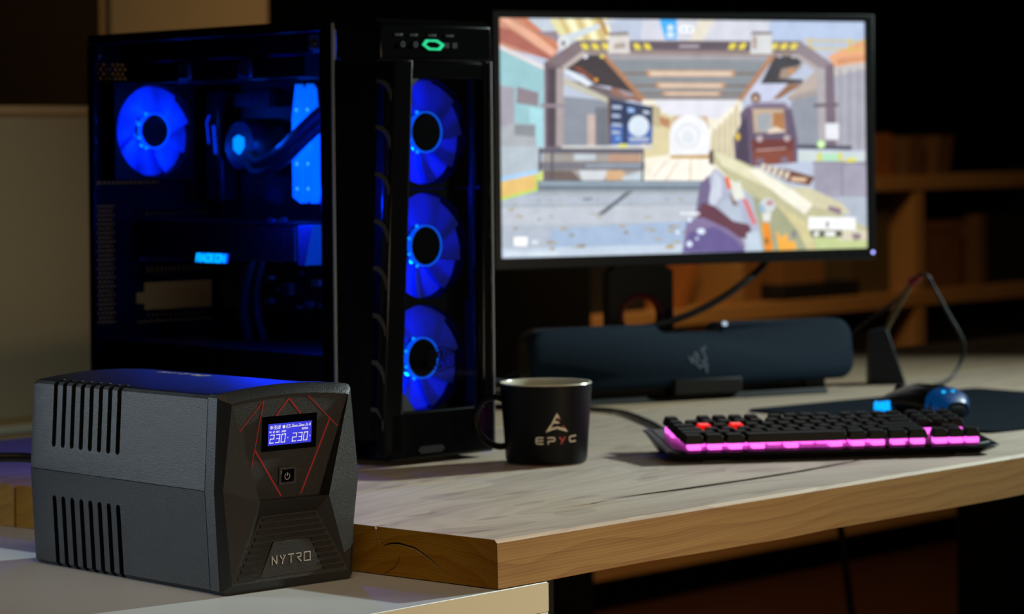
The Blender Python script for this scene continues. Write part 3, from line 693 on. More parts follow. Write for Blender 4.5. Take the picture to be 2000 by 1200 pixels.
for x in (.118, .130): bx(x - .0035, x + .0035, -.0580, -.0565, .4640, .4700).build('usb_port', mat('port grey', '202226', .4), pc)
# maker's badge on the front glass
bdg = lambda u, v, o: (.1100 + u, FY + .0027 - o, .1150 + v)
M_badge = mat('black badge print', '020204', .7, spec=.03)
hxa = [(-.019, .007), (-.017, .0095), (0, .0135), (.017, .0095), (.019, .007), (.019, -.007), (.017, -.0095), (0, -.0135), (-.017, -.0095), (-.019, -.007), (-.019, .007)]
bo = MB().strokes([hxa], .0011, bdg, .0003).build('badge_outline', M_badge, fg)
for i, ch in enumerate('COOLER'): MB().strokes(word(ch, -.0168 + i * .0058, .0012, .0042, .0072 + .0016 * (1 - abs(i - 2.5) / 2.5)), .0013, bdg, .0003).build('badge_letter', M_badge, fg)
for i, ch in enumerate('MASTER'): MB().strokes(word(ch, -.0168 + i * .0058, -.0012 - (.0072 + .0016 * (1 - abs(i - 2.5) / 2.5)), .0042, .0072 + .0016 * (1 - abs(i - 2.5) / 2.5)), .0013, bdg, .0003).build('badge_letter', M_badge, fg)

# inside the case
mb_ = bx(.1835, .1865, .205, .452, .150, .462).build('motherboard', mat('black circuit board', '0a0b0e', .45), pc)
M_hs = mat('dark heatsink', '121319', .35, metal=.5)
bx(.155, .1835, .415, .450, .285, .430).build('io_cover', M_hs, mb_, bevel=.006)
M_ioled = mat('blue accent light', '1030d0', .4, emit=(.0, .06, 1.0), estr=.9)
MB().strokes([[(.437, .396), (.4425, .388), (.4385, .362)]], .0022, lambda u, v, o: (.1548 - o, u, v), .0004).build('io_light', M_ioled, mb_)
MB().strokes([[(.428, .382), (.4245, .350)]], .0045, lambda u, v, o: (.1548 - o, u, v), .0004).build('io_light', mat('blue accent light soft', '1030d0', .4, emit=(.0, .10, 1.0), estr=.55), mb_)
bx(.165, .1835, .320, .400, .405, .425).build('heatsink', M_hs, mb_, bevel=.002)
for k in range(6): bx(.1605, .1835, .322 + k * .0075, .3265 + k * .0075, .405, .4255).build('heatsink_fin', M_hs, mb_)
# memory modules: glowing light bars
M_ram = mat('memory light bar', '20a0ff', .4, emit=(.0, .16, 1.0), estr=1.35)
for y in (.2395, .2185):
    ms = bx(.1500, .1835, y - .0035, y + .0035, .286, .434).build('memory_module', M_hs, mb_, bevel=.001)
    MB().prism([(-.0088, .295), (.0060, .2875), (.0086, .296), (.0088, .372), (.0040, .425), (-.0015, .431), (-.0090, .390)], lambda u, v: (.1380, y - u, v), lambda u, v: (.1498, y - u, v)).build('light_bar', M_ram, ms)
    for z in (.305, .335, .365, .40): MB().lathe([(0, .1372), (.0022, .1378), (.0022, .1392)], 10, (y, z), axis='x').build('hot_spot', mat('memory led', '60d0ff', .4, emit=(.05, .45, 1.0), estr=1.8), ms)
for z0, z1 in ((.30, .42),): blue_point('memory_light', (.110, .24, .36), .5, pc, .02)
# cooler pump with lit hexagon, hoses up to the radiator
pm = MB().lathe([(0, .132), (.029, .132), (.033, .138), (.034, .18), (0, .18)], 36, (.345, .358), axis='x').build('pump', mat('pump black', '0b0b10', .3), pc, smooth=True)
MB().prism([(-.0105, .008), (-.001, .0125), (.0095, .009), (.0100, -.003), (.0005, -.0115), (-.0100, -.005)], lambda u, v: (.1300, .345 - u, .3585 + v), lambda u, v: (.1325, .345 - u, .3585 + v)).build('pump_emblem', mat('pump emblem light', '20c0ff', .4, emit=(.0, .38, 1.0), estr=1.5), pm)
M_hose = mat('braided hose', '0b0b10', .55)
MB().tube(bend([(.135, .325, .345), (.118, .285, .338), (.112, .2383, .3508), (.110, .2085, .3671), (.110, .1722, .3884), (.110, .12, .415), (.110, .08, .43)]), .0075).build('hose', M_hose, pc, smooth=True)
MB().tube(bend([(.135, .33, .335), (.122, .29, .324), (.118, .2383, .3410), (.116, .2085, .3570), (.116, .1722, .3784), (.116, .12, .404), (.116, .08, .42)]), .0075).build('hose', M_hose, pc, smooth=True)
bx(.045, .165, .09, .44, .462, .484).build('radiator', M_hs, pc, bevel=.002)
for y in (.165, .285, .405):
    f = link('radiator_fan', ME_frame, pc, (.105, y if y < .4 else .400, .4480), (R_(90), 0, 0))
    link('hub', ME_hub, f)
    for k in range(8): link('blade', ME_blade, f, (0, 0, 0), (0, k * math.pi / 4, 0))
for y in (.215, .335): bx(.040, .046, y - .012, y + .012, .437, .460).build('fan_pad', mat('satin grey pad', '2c2f33', .4), pc, bevel=.003)
blue_point('radiator_light', (.085, .25, .425), .010, pc, .01)
bx(.03, .165, .060, .080, .465, .482).build('top_bracket', mat('bracket grey', '6a6c70', .5), pc)
# graphics card
gp = bx(.062, .180, .150, .462, .2205, .2640).build('graphics_card', mat('card shroud', '0d0d10', .4), pc, bevel=.002)
bx(.060, .183, .150, .462, .2640, .2665).build('back_plate', mat('card back plate', '1a1b20', .3, metal=.6), gp)
PG = lambda u, v, o: (.0618 - o, u, v)
M_dred = mat('dark red line', '7a1410', .5)
for ln in ([(.462, .2600), (.330, .2600)], [(.300, .2600), (.168, .2600), (.168, .2205)], [(.462, .2215), (.385, .2215), (.368, .2320), (.290, .2320), (.280, .2250)], [(.262, .2215), (.168, .2215)]):
    MB().strokes([ln], .0011, PG, .0003).build('red_trim', M_dred, gp)
M_rad = mat('cyan lit lettering', '40d0ff', .4, emit=(.0, .52, 1.0), estr=1.7)
for i, ch in enumerate('RADEON'):
    MB().strokes([[(.3395 - u, v) for u, v in ln] for ln in word(ch, i * .0098, .2182, .0072, .0088, 0, .25)], .0021, lambda u, v, o: (.0606 - o, u, v), .0006).build('lit_letter', M_rad, gp)
MB().prism([(.3415, .2172), (.2790, .2172), (.2765, .2280), (.3390, .2280)], lambda u, v: (.0613, u, v), lambda u, v: (.0618, u, v)).build('letter_glow_panel', mat('letter backlight', '0060ff', .5, emit=(.0, .12, 1.0), estr=.8), gp)
MB().prism([(.149, .2640), (.149, .2170), (.136, .2170), (.120, .2640)], lambda u, v: (.066, u, v), lambda u, v: (.178, u, v)).build('end_shroud', mat('card end shroud', '50525a', .5), gp, bevel=.001)
bx(.064, .183, .4625, .4655, .215, .2665).build('bracket', M_grey_metal, gp)
# cables, headers and ports on the lower board
rnd = random.Random(7)
for k in range(16):
    y, z = rnd.uniform(.22, .38), rnd.uniform(.155, .21); s = rnd.uniform(.003, .007)
    bx(.176, .1835, y - s, y + s, z - s * .6, z + s * .6).build('board_component', mat('component %d' % (k % 3), ('3a3c44', '18181c', '6a6458')[k % 3], .4), mb_)
MB().tube(bend([(.10, .235, .268), (.085, .245, .245), (.080, .262, .205), (.085, .280, .16), (.10, .29, .122)]), .0075).build('power_cable', M_cable, pc, smooth=True)
MB().tube(bend([(.11, .225, .268), (.095, .232, .255), (.088, .248, .215), (.093, .266, .17), (.11, .275, .122)]), .0065).build('power_cable', M_cable, pc, smooth=True)
blue_point('case_fill_light', (.030, .150, .30), 2.4, pc, .012, (.0, .018, 1.0))  # unseen blue lamp added to spill onto the power supply top

# ---------------------------------------------------------------- monitor
mo = thing('monitor', 'large dark framed monitor showing a first person game behind the tower', 'monitor', (1.0551, .9516, Z0), -.4067)
SW, SH, SZ = .597, .336, .198
M_bez = mat('monitor bezel', '15171a', .38)
def ring_box(x0, x1, z0, z1, X0, X1, Zb, Zt, y0, y1):
    m = MB(); m.box(X0, x0, y0, y1, Zb, Zt); m.box(x1, X1, y0, y1, Zb, Zt); m.box(x0, x1, y0, y1, Zb, z0); m.box(x0, x1, y0, y1, z1, Zt); return m
fo = MB()
OX0, OX1, OZ0, OZ1 = -.0118, .6105, .1815, .5450
outer = [(OX0, OZ0), (OX1, OZ0), (OX1, OZ1), (OX0, OZ1)]; innr = [(0, SZ), (SW, SZ), (SW, SZ + SH), (0, SZ + SH)]
vs = [(x, -.006, z) for x, z in outer] + [(x, -.006, z) for x, z in innr] + [(x, -.001, z) for x, z in innr] + [(x, .018, z) for x, z in outer]
fo.add(vs, [(k, (k + 1) % 4, 4 + (k + 1) % 4, 4 + k) for k in range(4)] + [(4 + k, 4 + (k + 1) % 4, 8 + (k + 1) % 4, 8 + k) for k in range(4)] + [(k, (k + 1) % 4, 12 + (k + 1) % 4, 12 + k) for k in range(4)])
fo.build('bezel', M_bez, mo, bevel=.0015)
hs = MB().loft([[(x, .016, z) for x, z in outer], [(x * .96 + .012, .03, z * .96 + .0145) for x, z in outer], [(.299 + (x - .299) * .6, .055, .363 + (z - .363) * .62) for x, z in outer]])
hs.build('back_cover', M_black, mo, bevel=.004)
SCREEN_ART = """
b4bdd0 0,1000 1000,1000 1000,361 0,390
c9cbd6 381,1000 763,1000 755,911 374,908
d8d2c4 531,1000 576,1000 543,909 505,909
aebdd8 730,1000 1000,1000 1000,913 723,911
bf8a74 0,1000 84,1000 161,897 142,824 0,881
dca88f 0,1000 25,1000 155,873 136,844
a5655a 1,962 31,953 142,834 124,829 0,905
c07b62 49,1000 72,999 155,892 149,863
b9c4cf 75,999 138,998 158,935 137,916
8c7f86 96,944 155,949 155,897 137,916
d9d2a0 132,998 295,999 285,912 197,907 155,935
c9b27a 156,999 169,999 197,908 185,908
f0ecc8 179,999 192,999 218,909 206,909
c9b27a 202,999 215,999 238,909 226,909
f0ecc8 225,1000 238,1000 259,909 247,909
c9b27a 248,1000 261,1000 280,909 267,909
f0ecc8 271,1000 284,1000 300,909 288,909
c4ced6 161,925 295,1000 320,999 185,905
b08a50 259,998 274,998 289,936 279,927
d8d8d8 184,897 183,888 181,881 177,875 173,871 168,870 163,871 159,875 155,881 153,888 153,897 153,905 156,912 159,918 164,922 168,924 173,922 178,919 181,913 183,905
8d9298 175,897 175,893 174,889 172,886 170,884 168,883 166,884 164,886 162,889 161,892 161,897 161,901 162,905 164,908 166,909 168,910 170,910 172,908 174,905 175,901
49a9ee 425,1000 472,1000 471,917 440,916
cfe0ee 463,966 463,962 461,958 460,955 457,953 454,952 452,953 449,955 447,958 446,961 446,966 446,970 447,974 449,977 452,979 455,979 457,979 460,977 462,974 463,970
cfe0ee 445,948 464,948 464,924 445,923
f0f2f5 502,960 501,955 500,950 497,946 494,943 490,943 486,943 483,946 480,950 479,955 478,960 479,966 481,971 483,974 487,977 490,978 494,977 497,975 500,971 502,966
f0f2f5 519,961 518,955 517,950 514,946 511,944 507,943 503,944 500,946 497,950 496,955 495,960 496,966 498,971 500,975 504,977 507,978 511,977 514,975 517,971 519,966
a9b6c9 496,960 496,958 495,956 493,954 492,953 490,952 488,953 487,954 486,956 485,958 484,960 485,963 486,965 487,967 488,968 490,968 492,968 494,967 495,965 496,963
a9b6c9 513,961 513,958 512,956 510,954 509,953 507,953 505,953 504,954 503,956 502,958 501,960 502,963 503,965 504,967 505,968 507,968 509,968 511,967 512,965 513,963
e6e0cf 378,663 650,661 647,291 369,301
d9d9e2 403,663 637,661 604,572 440,594
cfc49c 400,624 459,584 456,426 376,409
b7ab8a 400,639 425,624 424,535 399,555
b08060 421,589 452,574 449,535 424,550
d3c9ab 556,523 640,646 638,372 555,414
eae4d2 556,533 624,631 630,611 559,503
b3a98c 569,533 573,537 571,403 568,403
b3a98c 584,554 588,558 587,403 583,403
b3a98c 600,576 604,580 602,403 598,403
b3a98c 615,598 619,602 618,402 614,402
b3a98c 631,619 635,623 633,402 629,402
c2ad92 459,589 553,588 559,533 452,535
93bcc3 0,886 117,798 112,454 97,349 0,323
9d9aa4 0,722 40,709 38,542 0,543
887d85 46,714 102,689 100,631 44,645
a4a9ae 0,543 38,561 93,555 96,416 0,409
858a90 38,556 92,553 90,503 38,513
adb8c1 0,466 110,464 97,349 0,328
d9cfd0 0,892 118,800 118,783 0,873
a0cfd8 78,628 111,618 110,464 94,464 93,555 77,561
9fc6ea 0,337 97,366 97,347 0,316
ddba74 0,318 96,349 96,279 0,240
b2d44c 0,318 3,320 3,241 0,240
b2d44c 92,349 97,349 97,279 91,277
b2d44c 0,250 96,289 96,279 0,239
868c97 159,675 286,655 284,455 157,458
6f6468 244,723 378,663 292,645 283,664 165,747
b9b6a6 164,757 285,666 284,643 164,725
bca9a3 229,597 250,597 249,456 228,456
6f737d 250,626 282,625 281,455 249,456
8f6a5c 293,723 378,663 372,644 292,684
9d8b90 302,718 329,720 354,673 329,674
a3a2ae 906,801 1000,919 1000,433 910,435
bcb6b4 906,801 1000,827 1000,791 913,760
dca27c 893,847 1000,924 1000,822 913,801
c98f6c 920,837 1000,852 1000,830 920,811
cdb95a 824,921 1000,917 1000,910 824,914
cdb95a 824,885 1000,881 1000,874 824,878
cdb95a 841,924 847,924 847,862 840,862
cdb95a 954,925 961,925 960,862 953,862
8b909b 786,645 866,700 867,441 804,443
b3a59d 774,665 865,793 864,705
9d9390 776,665 864,705 864,680 786,650
bfc4dc 679,723 783,724 753,655 663,656
8d6a52 754,660 820,725 780,728 734,658
6b4a40 702,666 701,658 699,652 695,646 691,643 687,642 683,643 679,646 676,652 674,658 673,666 674,673 676,680 679,685 683,689 687,690 692,689 696,685 699,680 701,673
b9a08c 694,663 694,659 693,656 691,653 689,651 687,651 685,651 683,653 681,656 680,659 680,663 681,667 682,670 683,673 685,674 687,675 690,674 692,672 693,670 694,666
8f8e9a 926,791 931,795 929,435 924,435
8f8e9a 953,791 958,795 956,434 950,434
8f8e9a 980,791 985,795 983,433 977,434
848a90 266,853 745,853 643,657 378,660
9c9aa0 266,853 745,853 729,829 281,828
7a6a60 311,775 706,775 700,765 316,765
7a6a60 342,723 676,722 671,712 347,714
7a6a60 366,689 656,687 651,678 371,680
7a6a60 378,667 643,665 638,657 383,659
b58f74 387,785 633,785 628,755 392,755
d2bda9 397,779 623,779 619,760 400,760
b58f74 411,733 605,732 600,705 416,706
d2bda9 421,727 595,726 591,710 425,711
b58f74 428,695 594,694 588,673 433,674
d2bda9 438,689 583,689 580,678 442,679
463f42 221,847 272,849 378,661 341,693 292,713 250,721 220,762 167,791
a87a5c 264,851 279,851 386,661 372,654
7d4c3c 190,796 208,800 256,744 250,731
d8e2ea 166,783 180,785 244,725 229,715
e0e0f0 232,841 231,838 230,836 229,834 227,833 225,832 224,833 222,834 221,836 220,838 219,841 220,844 221,846 222,848 224,849 226,850 227,849 229,848 230,846 231,844
e2d060 275,843 275,840 274,838 273,836 271,835 269,834 267,835 266,836 264,838 263,840 263,843 264,846 264,848 266,850 267,851 269,852 271,851 273,850 274,848 275,846
e0a040 258,742 258,740 257,738 256,736 255,735 253,734 252,735 250,736 249,738 248,740 248,742 248,745 249,747 250,748 252,750 253,750 255,750 256,748 257,747 258,745
47464a 742,849 794,851 824,823 761,751 823,745 820,728 702,727
a97d60 729,851 747,851 648,649 637,659
9a8678 761,791 827,811 780,751 754,751
d08a50 795,781 795,777 794,774 792,771 791,769 789,769 787,769 786,771 784,774 783,777 783,781 784,784 784,788 786,791 787,792 789,793 791,792 793,791 794,788 795,784
dcdcf2 763,851 763,848 762,846 760,844 758,842 756,842 754,842 752,844 750,846 749,848 749,851 749,854 751,856 752,858 754,860 756,860 759,860 761,858 762,856 763,854
dcdcf2 802,848 802,846 801,844 799,842 797,841 795,840 793,841 792,842 790,843 789,846 789,848 789,851 790,853 792,855 794,856 796,856 798,856 799,855 801,853 802,851
75676e 206,910 818,914 830,851 200,856
93837f 227,866 804,865 794,847 233,849
5f5660 343,904 674,905 674,875 343,875
a49aa4 477,893 532,894 532,882 477,881
7c6e73 203,909 228,855 163,776 117,815
b3a8a4 220,866 230,851 166,779 157,791
6f6068 117,818 167,795 163,455 116,456
a39898 149,791 168,793 165,462 146,463
514852 127,791 147,791 143,463 124,463
8f8288 107,642 167,641 167,627 107,627
8b7f86 814,914 909,813 873,779 791,851
aca3a2 791,853 809,855 879,786 866,773
756873 883,801 910,813 916,440 884,441
a9a3a8 861,791 885,795 885,441 865,441
6a5f68 852,639 922,642 922,626 852,623
dccb50 212,897 229,897 237,871 219,871
dccb50 239,897 256,897 265,871 246,871
dccb50 267,897 284,898 292,871 274,871
dccb50 351,898 368,898 376,872 358,872
dccb50 379,898 396,898 404,872 386,872
dccb50 619,902 637,902 629,875 611,875
dccb50 647,902 665,903 657,876 639,875
dccb50 737,903 755,903 747,876 729,876
dccb50 763,903 782,903 773,876 755,876
dccb50 791,904 809,904 801,876 783,876
8f8684 287,944 340,949 344,918 288,917
cfcac6 288,929 342,932 344,855 285,855
a79b94 303,898 331,902 332,877 300,873
7f7374 679,953 735,953 735,926 676,926
cdcfd0 678,939 735,941 735,857 673,857
a58f88 681,931 692,931 690,876 681,876
6b5648 283,666 292,664 291,465 283,466
39435f 290,662 404,628 401,469 288,467
4d66a6 289,557 403,550 401,469 288,467
303a55 325,652 335,649 333,468 323,469
a9b6cc 295,635 320,632 320,619 295,621
a9b6cc 294,598 316,595 316,582 294,584
a9b6cc 294,560 319,557 319,544 294,546
a9b6cc 294,528 315,524 315,512 294,514
7fb0ea 303,500 315,500 315,488 303,489
8fb0e0 336,625 354,621 354,603 336,605
c0cad8 378,613 395,608 395,597 378,599
ccd8e4 393,546 393,536 390,526 387,518 382,510 377,505 371,502 365,501 359,502 353,506 348,511 343,518 340,527 338,537 338,547 338,557 341,566 344,574 348,582 354,587 360,590 366,591 372,590 378,586 383,581 387,574 391,565 393,556
a9b4c8 340,498 392,497 392,481 340,482
e4e5e8 448,503 449,519 452,534 456,548 462,561 469,572 477,581 486,588 495,592 505,593 514,592 524,587 532,581 540,571 547,560 552,547 556,532 559,517 560,501 558,414 448,416
d3d8de 533,502 532,489 529,478 525,467 520,458 513,452 506,448 498,447 491,448 484,453 477,459 472,468 468,479 466,491 465,503 466,515 468,527 472,537 478,546 484,552 492,556 499,558 507,556 514,552 520,545 526,536 530,526 532,514
e2e4e8 527,502 526,492 524,482 520,473 516,466 510,461 505,458 498,457 492,458 486,462 481,467 477,474 474,483 472,493 471,503 472,513 474,522 477,531 482,538 487,543 493,547 499,548 505,547 511,543 516,538 521,530 524,522 526,512
d6dbe0 515,494 514,485 512,478 508,472 504,468 498,467 493,468 489,472 485,478 483,486 482,495 483,503 486,511 489,517 494,521 499,522 504,521 509,517 512,510 514,503
b8924e 450,420 557,420 557,404 450,407
eee8dc 419,405 571,401 554,302 375,308
c9bda6 504,403 509,403 505,304 500,304
c9bda6 470,396 474,396 436,306 431,307
c9bda6 438,397 443,397 408,329 403,329
99948f 111,444 370,438 369,306 110,314
b7c0c8 192,431 250,429 250,402 192,404
b08f7c 284,429 371,426 371,393 283,395
6d5f5c 112,363 186,360 215,311 112,314
c7ccd0 204,360 289,360 264,309 215,311
c9a57e 277,358 320,359 338,317 276,316
b8c4cc 320,332 375,357 375,305 319,307
c8c8c6 160,466 404,461 404,447 159,453
625f6a 99,456 378,450 377,428 99,435
74727a 98,399 381,391 380,357 98,366
8f9aa8 222,387 376,385 376,371 222,374
57555e 100,454 106,454 105,315 99,315
57555e 132,454 138,453 137,313 131,314
57555e 373,448 379,448 377,305 371,306
6f7a86 96,322 540,309 539,265 96,277
92a0ae 101,314 539,301 539,289 101,302
c9d84a 99,358 109,358 108,319 99,320
d8d84a 312,471 334,470 334,457 312,457
a9b2bf 0,237 96,277 541,267 856,238 1000,228 1000,0 0,0
9aa0a6 11,244 96,275 541,265 541,255 71,261
b6bcc6 0,213 541,215 540,136 0,136
9db0ca 129,116 499,138 498,0 128,4
b9c6d6 0,40 498,38 498,0 0,0
949ea8 0,218 541,211 541,206 0,212
5f666e 331,268 349,270 269,173 249,170
737b84 215,243 239,245 238,235 216,234
8e8670 133,237 132,236 128,235 125,236 123,237 125,239 128,239 132,239
a89a7c 58,173 55,169 48,168 41,170 38,173 41,177 48,178 55,176
a89a7c 390,200 388,198 383,197 378,198 377,200 378,202 383,203 388,202
8e8670 102,238 101,235 98,234 95,235 94,238 96,240 98,241 101,240
a89a7c 427,62 423,60 413,59 404,60 400,64 404,66 413,67 423,65
a89a7c 173,116 170,112 162,110 154,113 151,117 154,121 162,123 170,121
8e8670 446,229 444,226 440,226 436,227 434,229 436,231 440,232 444,231
a89a7c 263,215 261,213 257,213 253,214 251,215 253,217 257,217 261,216
a89a7c 477,46 474,43 465,42 457,44 454,47 457,51 465,52 474,50
8e8670 465,115 462,111 453,109 445,112 441,116 445,120 453,121 462,119
a89a7c 266,161 263,158 258,157 252,159 249,161 252,164 258,165 264,163
a89a7c 101,193 98,191 92,191 86,192 84,193 86,195 92,195 98,194
8e8670 45,122 43,119 38,118 33,119 31,123 33,126 38,128 43,126
a89a7c 250,178 247,176 240,175 233,176 230,178 233,180 240,181 247,180
a89a7c 219,211 217,209 212,209 207,210 205,211 207,213 212,214 217,213
8e8670 192,88 189,84 184,83 178,85 175,89 178,92 184,94 190,92
a89a7c 455,225 454,223 452,223 450,224 449,225 450,227 452,227 454,227
a89a7c 389,108 387,106 382,105 377,106 375,109 377,112 382,113 387,112
8e8670 104,157 103,154 100,153 97,154 95,158 97,161 100,162 103,161
a89a7c 460,26 456,20 446,18 436,21 432,28 436,33 446,35 456,32
a89a7c 35,199 32,196 25,195 19,197 16,200 19,203 25,204 32,202
8e8670 222,41 218,36 209,34 200,37 197,43 201,48 209,50 218,47
a89a7c 161,216 159,214 155,214 151,215 150,216 151,218 155,218 159,218
a89a7c 205,38 202,36 196,35 189,36 186,39 189,42 196,42 202,41
8e8670 45,225 43,224 38,223 33,224 31,226 33,228 38,228 43,227
a89a7c 161,237 159,236 154,235 149,236 146,238 149,240 154,240 159,239
a89a7c 118,248 117,246 115,246 113,246 112,248 113,249 115,250 117,249
8e8670 343,218 342,216 340,215 338,216 337,218 338,220 340,221 342,220
a89a7c 140,33 138,29 132,27 127,30 125,34 127,38 132,40 138,38
a89a7c 398,156 395,153 387,152 379,154 376,157 379,159 387,160 395,159
8e8670 134,167 133,165 130,164 127,165 126,167 127,170 130,171 133,170
a89a7c 146,58 142,54 132,53 122,55 118,59 122,63 132,64 142,62
a89a7c 36,207 35,205 32,204 28,205 27,207 28,209 32,209 35,209
8e8670 131,63 129,60 124,60 119,61 117,64 119,66 124,67 129,66
a89a7c 476,116 472,113 463,112 454,114 450,117 454,120 463,121 472,119
a89a7c 461,96 458,92 449,91 441,93 437,97 441,101 449,103 458,100
8e8670 255,235 254,232 252,231 249,232 248,235 249,237 252,238 254,237
a89a7c 458,33 455,29 448,27 441,29 438,34 441,39 448,41 455,38
a89a7c 411,101 408,98 399,97 390,99 387,102 390,106 399,107 408,105
8e8670 336,95 333,90 328,88 323,91 321,95 323,100 328,102 333,100
a89a7c 485,230 483,227 478,226 472,228 470,231 472,233 478,234 483,233
a89a7c 343,242 341,241 336,241 331,241 329,243 331,244 336,244 341,244
8e8670 488,92 487,89 483,88 479,90 477,92 479,95 483,96 487,94
a89a7c 330,122 326,118 319,116 311,118 308,123 311,127 319,129 326,127
9b98a8 847,388 1000,382 1000,226 849,232
868394 847,388 1000,382 1000,369 847,376
8a8898 856,360 923,358 923,351 856,353
8a8898 856,342 923,340 923,333 856,335
8a8898 856,324 923,322 923,315 856,317
8a8898 856,305 923,303 923,296 856,298
8a8898 856,287 923,285 923,278 856,280
8a8898 856,269 922,267 922,259 856,262
858294 927,372 933,371 932,231 926,231
c2cdcc 807,433 997,423 997,382 807,387
d2cc4a 860,424 870,424 870,385 860,386
d2cc4a 920,423 930,422 930,384 920,384
dcd44a 940,394 970,399 973,383 943,379
a9d8b4 870,418 920,417 920,388 870,389
4d4a56 801,460 959,452 958,434 801,442
d9dbe2 884,553 922,552 921,480 884,480
b4e88c 882,460 881,455 880,450 877,446 874,444 870,443 867,444 864,447 861,450 860,455 859,461 860,466 861,471 864,475 867,477 871,478 874,477 877,474 880,470 881,466
f0f6e0 876,460 876,458 875,456 874,454 872,453 870,452 869,453 867,454 866,456 865,458 865,461 865,463 866,465 867,467 869,468 871,469 872,468 874,467 875,465 876,463
66586c 662,629 683,647 768,646 787,620 803,488 803,382 660,366 627,397 623,492 644,551 642,599
897d92 662,629 683,647 768,646 787,620 779,610 763,630 685,631 672,616
4d4456 642,551 662,591 667,376 628,402
b8a48f 677,619 765,618 771,517 681,513
9aa0a6 691,591 727,600 730,520 694,515
a8764f 735,600 765,600 769,519 734,518
d8c9b4 720,525 743,540 773,517 720,510
6f3f3c 673,485 793,484 792,382 680,368
834c40 679,436 791,436 791,382 681,370
b89a96 687,440 771,448 771,442 687,434
b4a4a8 705,487 705,483 703,479 701,476 699,474 696,473 693,474 691,476 689,479 688,483 687,488 688,492 689,496 691,499 694,501 696,501 699,501 702,499 704,495 705,492
b4a4a8 782,489 782,484 780,480 778,477 776,475 773,475 770,475 768,477 766,481 764,485 764,489 764,493 766,497 768,500 770,502 773,503 776,502 779,500 781,497 782,493
d0b040 642,496 642,491 641,486 639,483 637,480 635,480 633,480 632,483 630,487 629,491 629,497 630,502 630,507 632,510 634,513 636,514 638,513 640,510 641,506 642,502
7c6f80 708,388 708,383 706,378 703,375 700,373 697,372 693,373 690,375 687,379 686,383 685,388 686,393 687,398 690,401 693,403 697,404 700,403 704,401 706,397 708,393
7c6f80 778,392 777,387 775,382 773,379 769,377 766,376 762,377 759,379 756,383 755,387 754,392 755,397 756,402 759,405 762,408 766,408 770,407 773,405 775,401 777,397
b7b491 557,439 585,433 693,355 855,213 1000,89 1000,0 704,0 688,220 602,328 564,394
d7d3b4 568,433 588,429 757,288 737,258 590,373
e8e5d6 660,356 693,355 849,203 822,154 750,237
c9c3a4 777,277 836,270 929,200 955,148 855,183
9da082 675,240 756,182 835,82 847,0 704,0
c8bf92 737,208 822,123 854,0 827,0 802,83
5b4c48 555,434 567,443 568,374 555,382
b8c48c 848,71 1000,64 1000,0 854,0
cfc9b4 928,93 1000,74 1000,33 914,37
6f4a3e 685,374 777,352 851,317 836,280 777,297
d8cfc0 702,378 714,377 707,345 696,348
d8cfc0 719,369 730,369 724,336 713,339
d8cfc0 736,361 747,360 740,327 729,331
d8cfc0 753,352 764,352 757,319 746,322
d8cfc0 770,344 781,343 774,310 763,314
d9bb9c 785,319 830,313 823,297 783,302
8b7a80 955,66 982,65 981,38 961,35
7d7484 785,84 796,84 795,53 785,54
8a7684 889,191 928,174 922,149 888,171
e08a2e 699,124 721,116 731,2 708,1
5c4a34 707,58 716,52 717,27 710,32
eaa848 739,91 755,55 769,75 775,34 789,44 798,3 748,0
c9cdd2 739,197 738,188 735,180 730,173 724,169 717,168 710,170 704,174 699,181 696,190 695,199 696,208 700,217 705,223 711,227 718,228 724,227 731,222 735,215 738,207
b48c8c 733,208 732,204 731,200 729,197 726,196 723,195 719,196 716,198 714,201 713,205 712,209 713,213 714,216 717,219 719,221 723,221 726,220 729,219 731,216 733,212
8fb4cc 709,184 708,178 707,173 705,169 703,167 701,166 698,167 696,169 695,174 694,179 693,184 694,190 695,195 696,199 699,201 701,202 704,201 706,198 707,194 708,189
d8d8d4 701,164 727,168 723,128 704,128
a7adc2 538,295 572,364 597,328 608,243 659,236 690,79 700,0 477,2 492,143 515,157
6d6484 529,295 554,334 563,234 531,166 515,157
c3c9d8 570,354 589,323 589,243 566,194 553,225
64404c 534,216 569,199 620,132 665,115 677,49 626,62 562,125 518,152
7f7196 492,143 537,151 600,103 645,51 657,0 479,2
655a8c 498,88 568,110 619,62 651,0 480,2
aeb9c8 601,233 640,191 652,121 613,142 582,204
d8663c 596,328 610,318 617,272 605,268
d9dbcf 612,302 640,302 653,231 624,222
7c5a50 608,263 624,222 636,197 620,202
d07074 645,229 659,225 686,121 675,112
b8c6d4 658,80 690,89 700,0 651,0
e9ebec 832,143 967,137 967,82 831,88
4a4a50 883,122 889,122 889,96 882,96
9a9aa0 907,107 912,107 912,101 907,101
5a5f50 838,84 928,79 928,51 838,55
e6e6e6 848,77 865,76 858,58 845,59
e6e6e6 878,77 908,75 908,56 878,57
eceeee 32,88 68,86 67,47 32,49
c9d4de 78,72 95,71 95,54 78,54
cfd8e2 9,25 146,18 146,6 9,14
dfe4ea 474,176 527,174 527,162 474,165
d4e2f2 507,141 506,136 503,132 500,131 497,132 494,136 493,142 494,147 497,151 500,152 504,151 506,147
d4e2f2 507,38 506,32 503,27 499,25 495,27 492,32 491,39 492,45 495,50 499,51 503,49 506,44
d4e2f2 543,91 541,84 537,80 531,78 525,81 521,85 520,92 521,98 526,103 531,104 537,102 541,97
d4e2f2 523,61 523,58 521,56 520,55 518,56 516,58 516,61 516,64 518,66 520,67 522,66 523,64
d4e2f2 472,89 472,85 470,82 467,81 464,82 462,85 461,90 462,94 464,97 467,98 470,97 472,94
"""

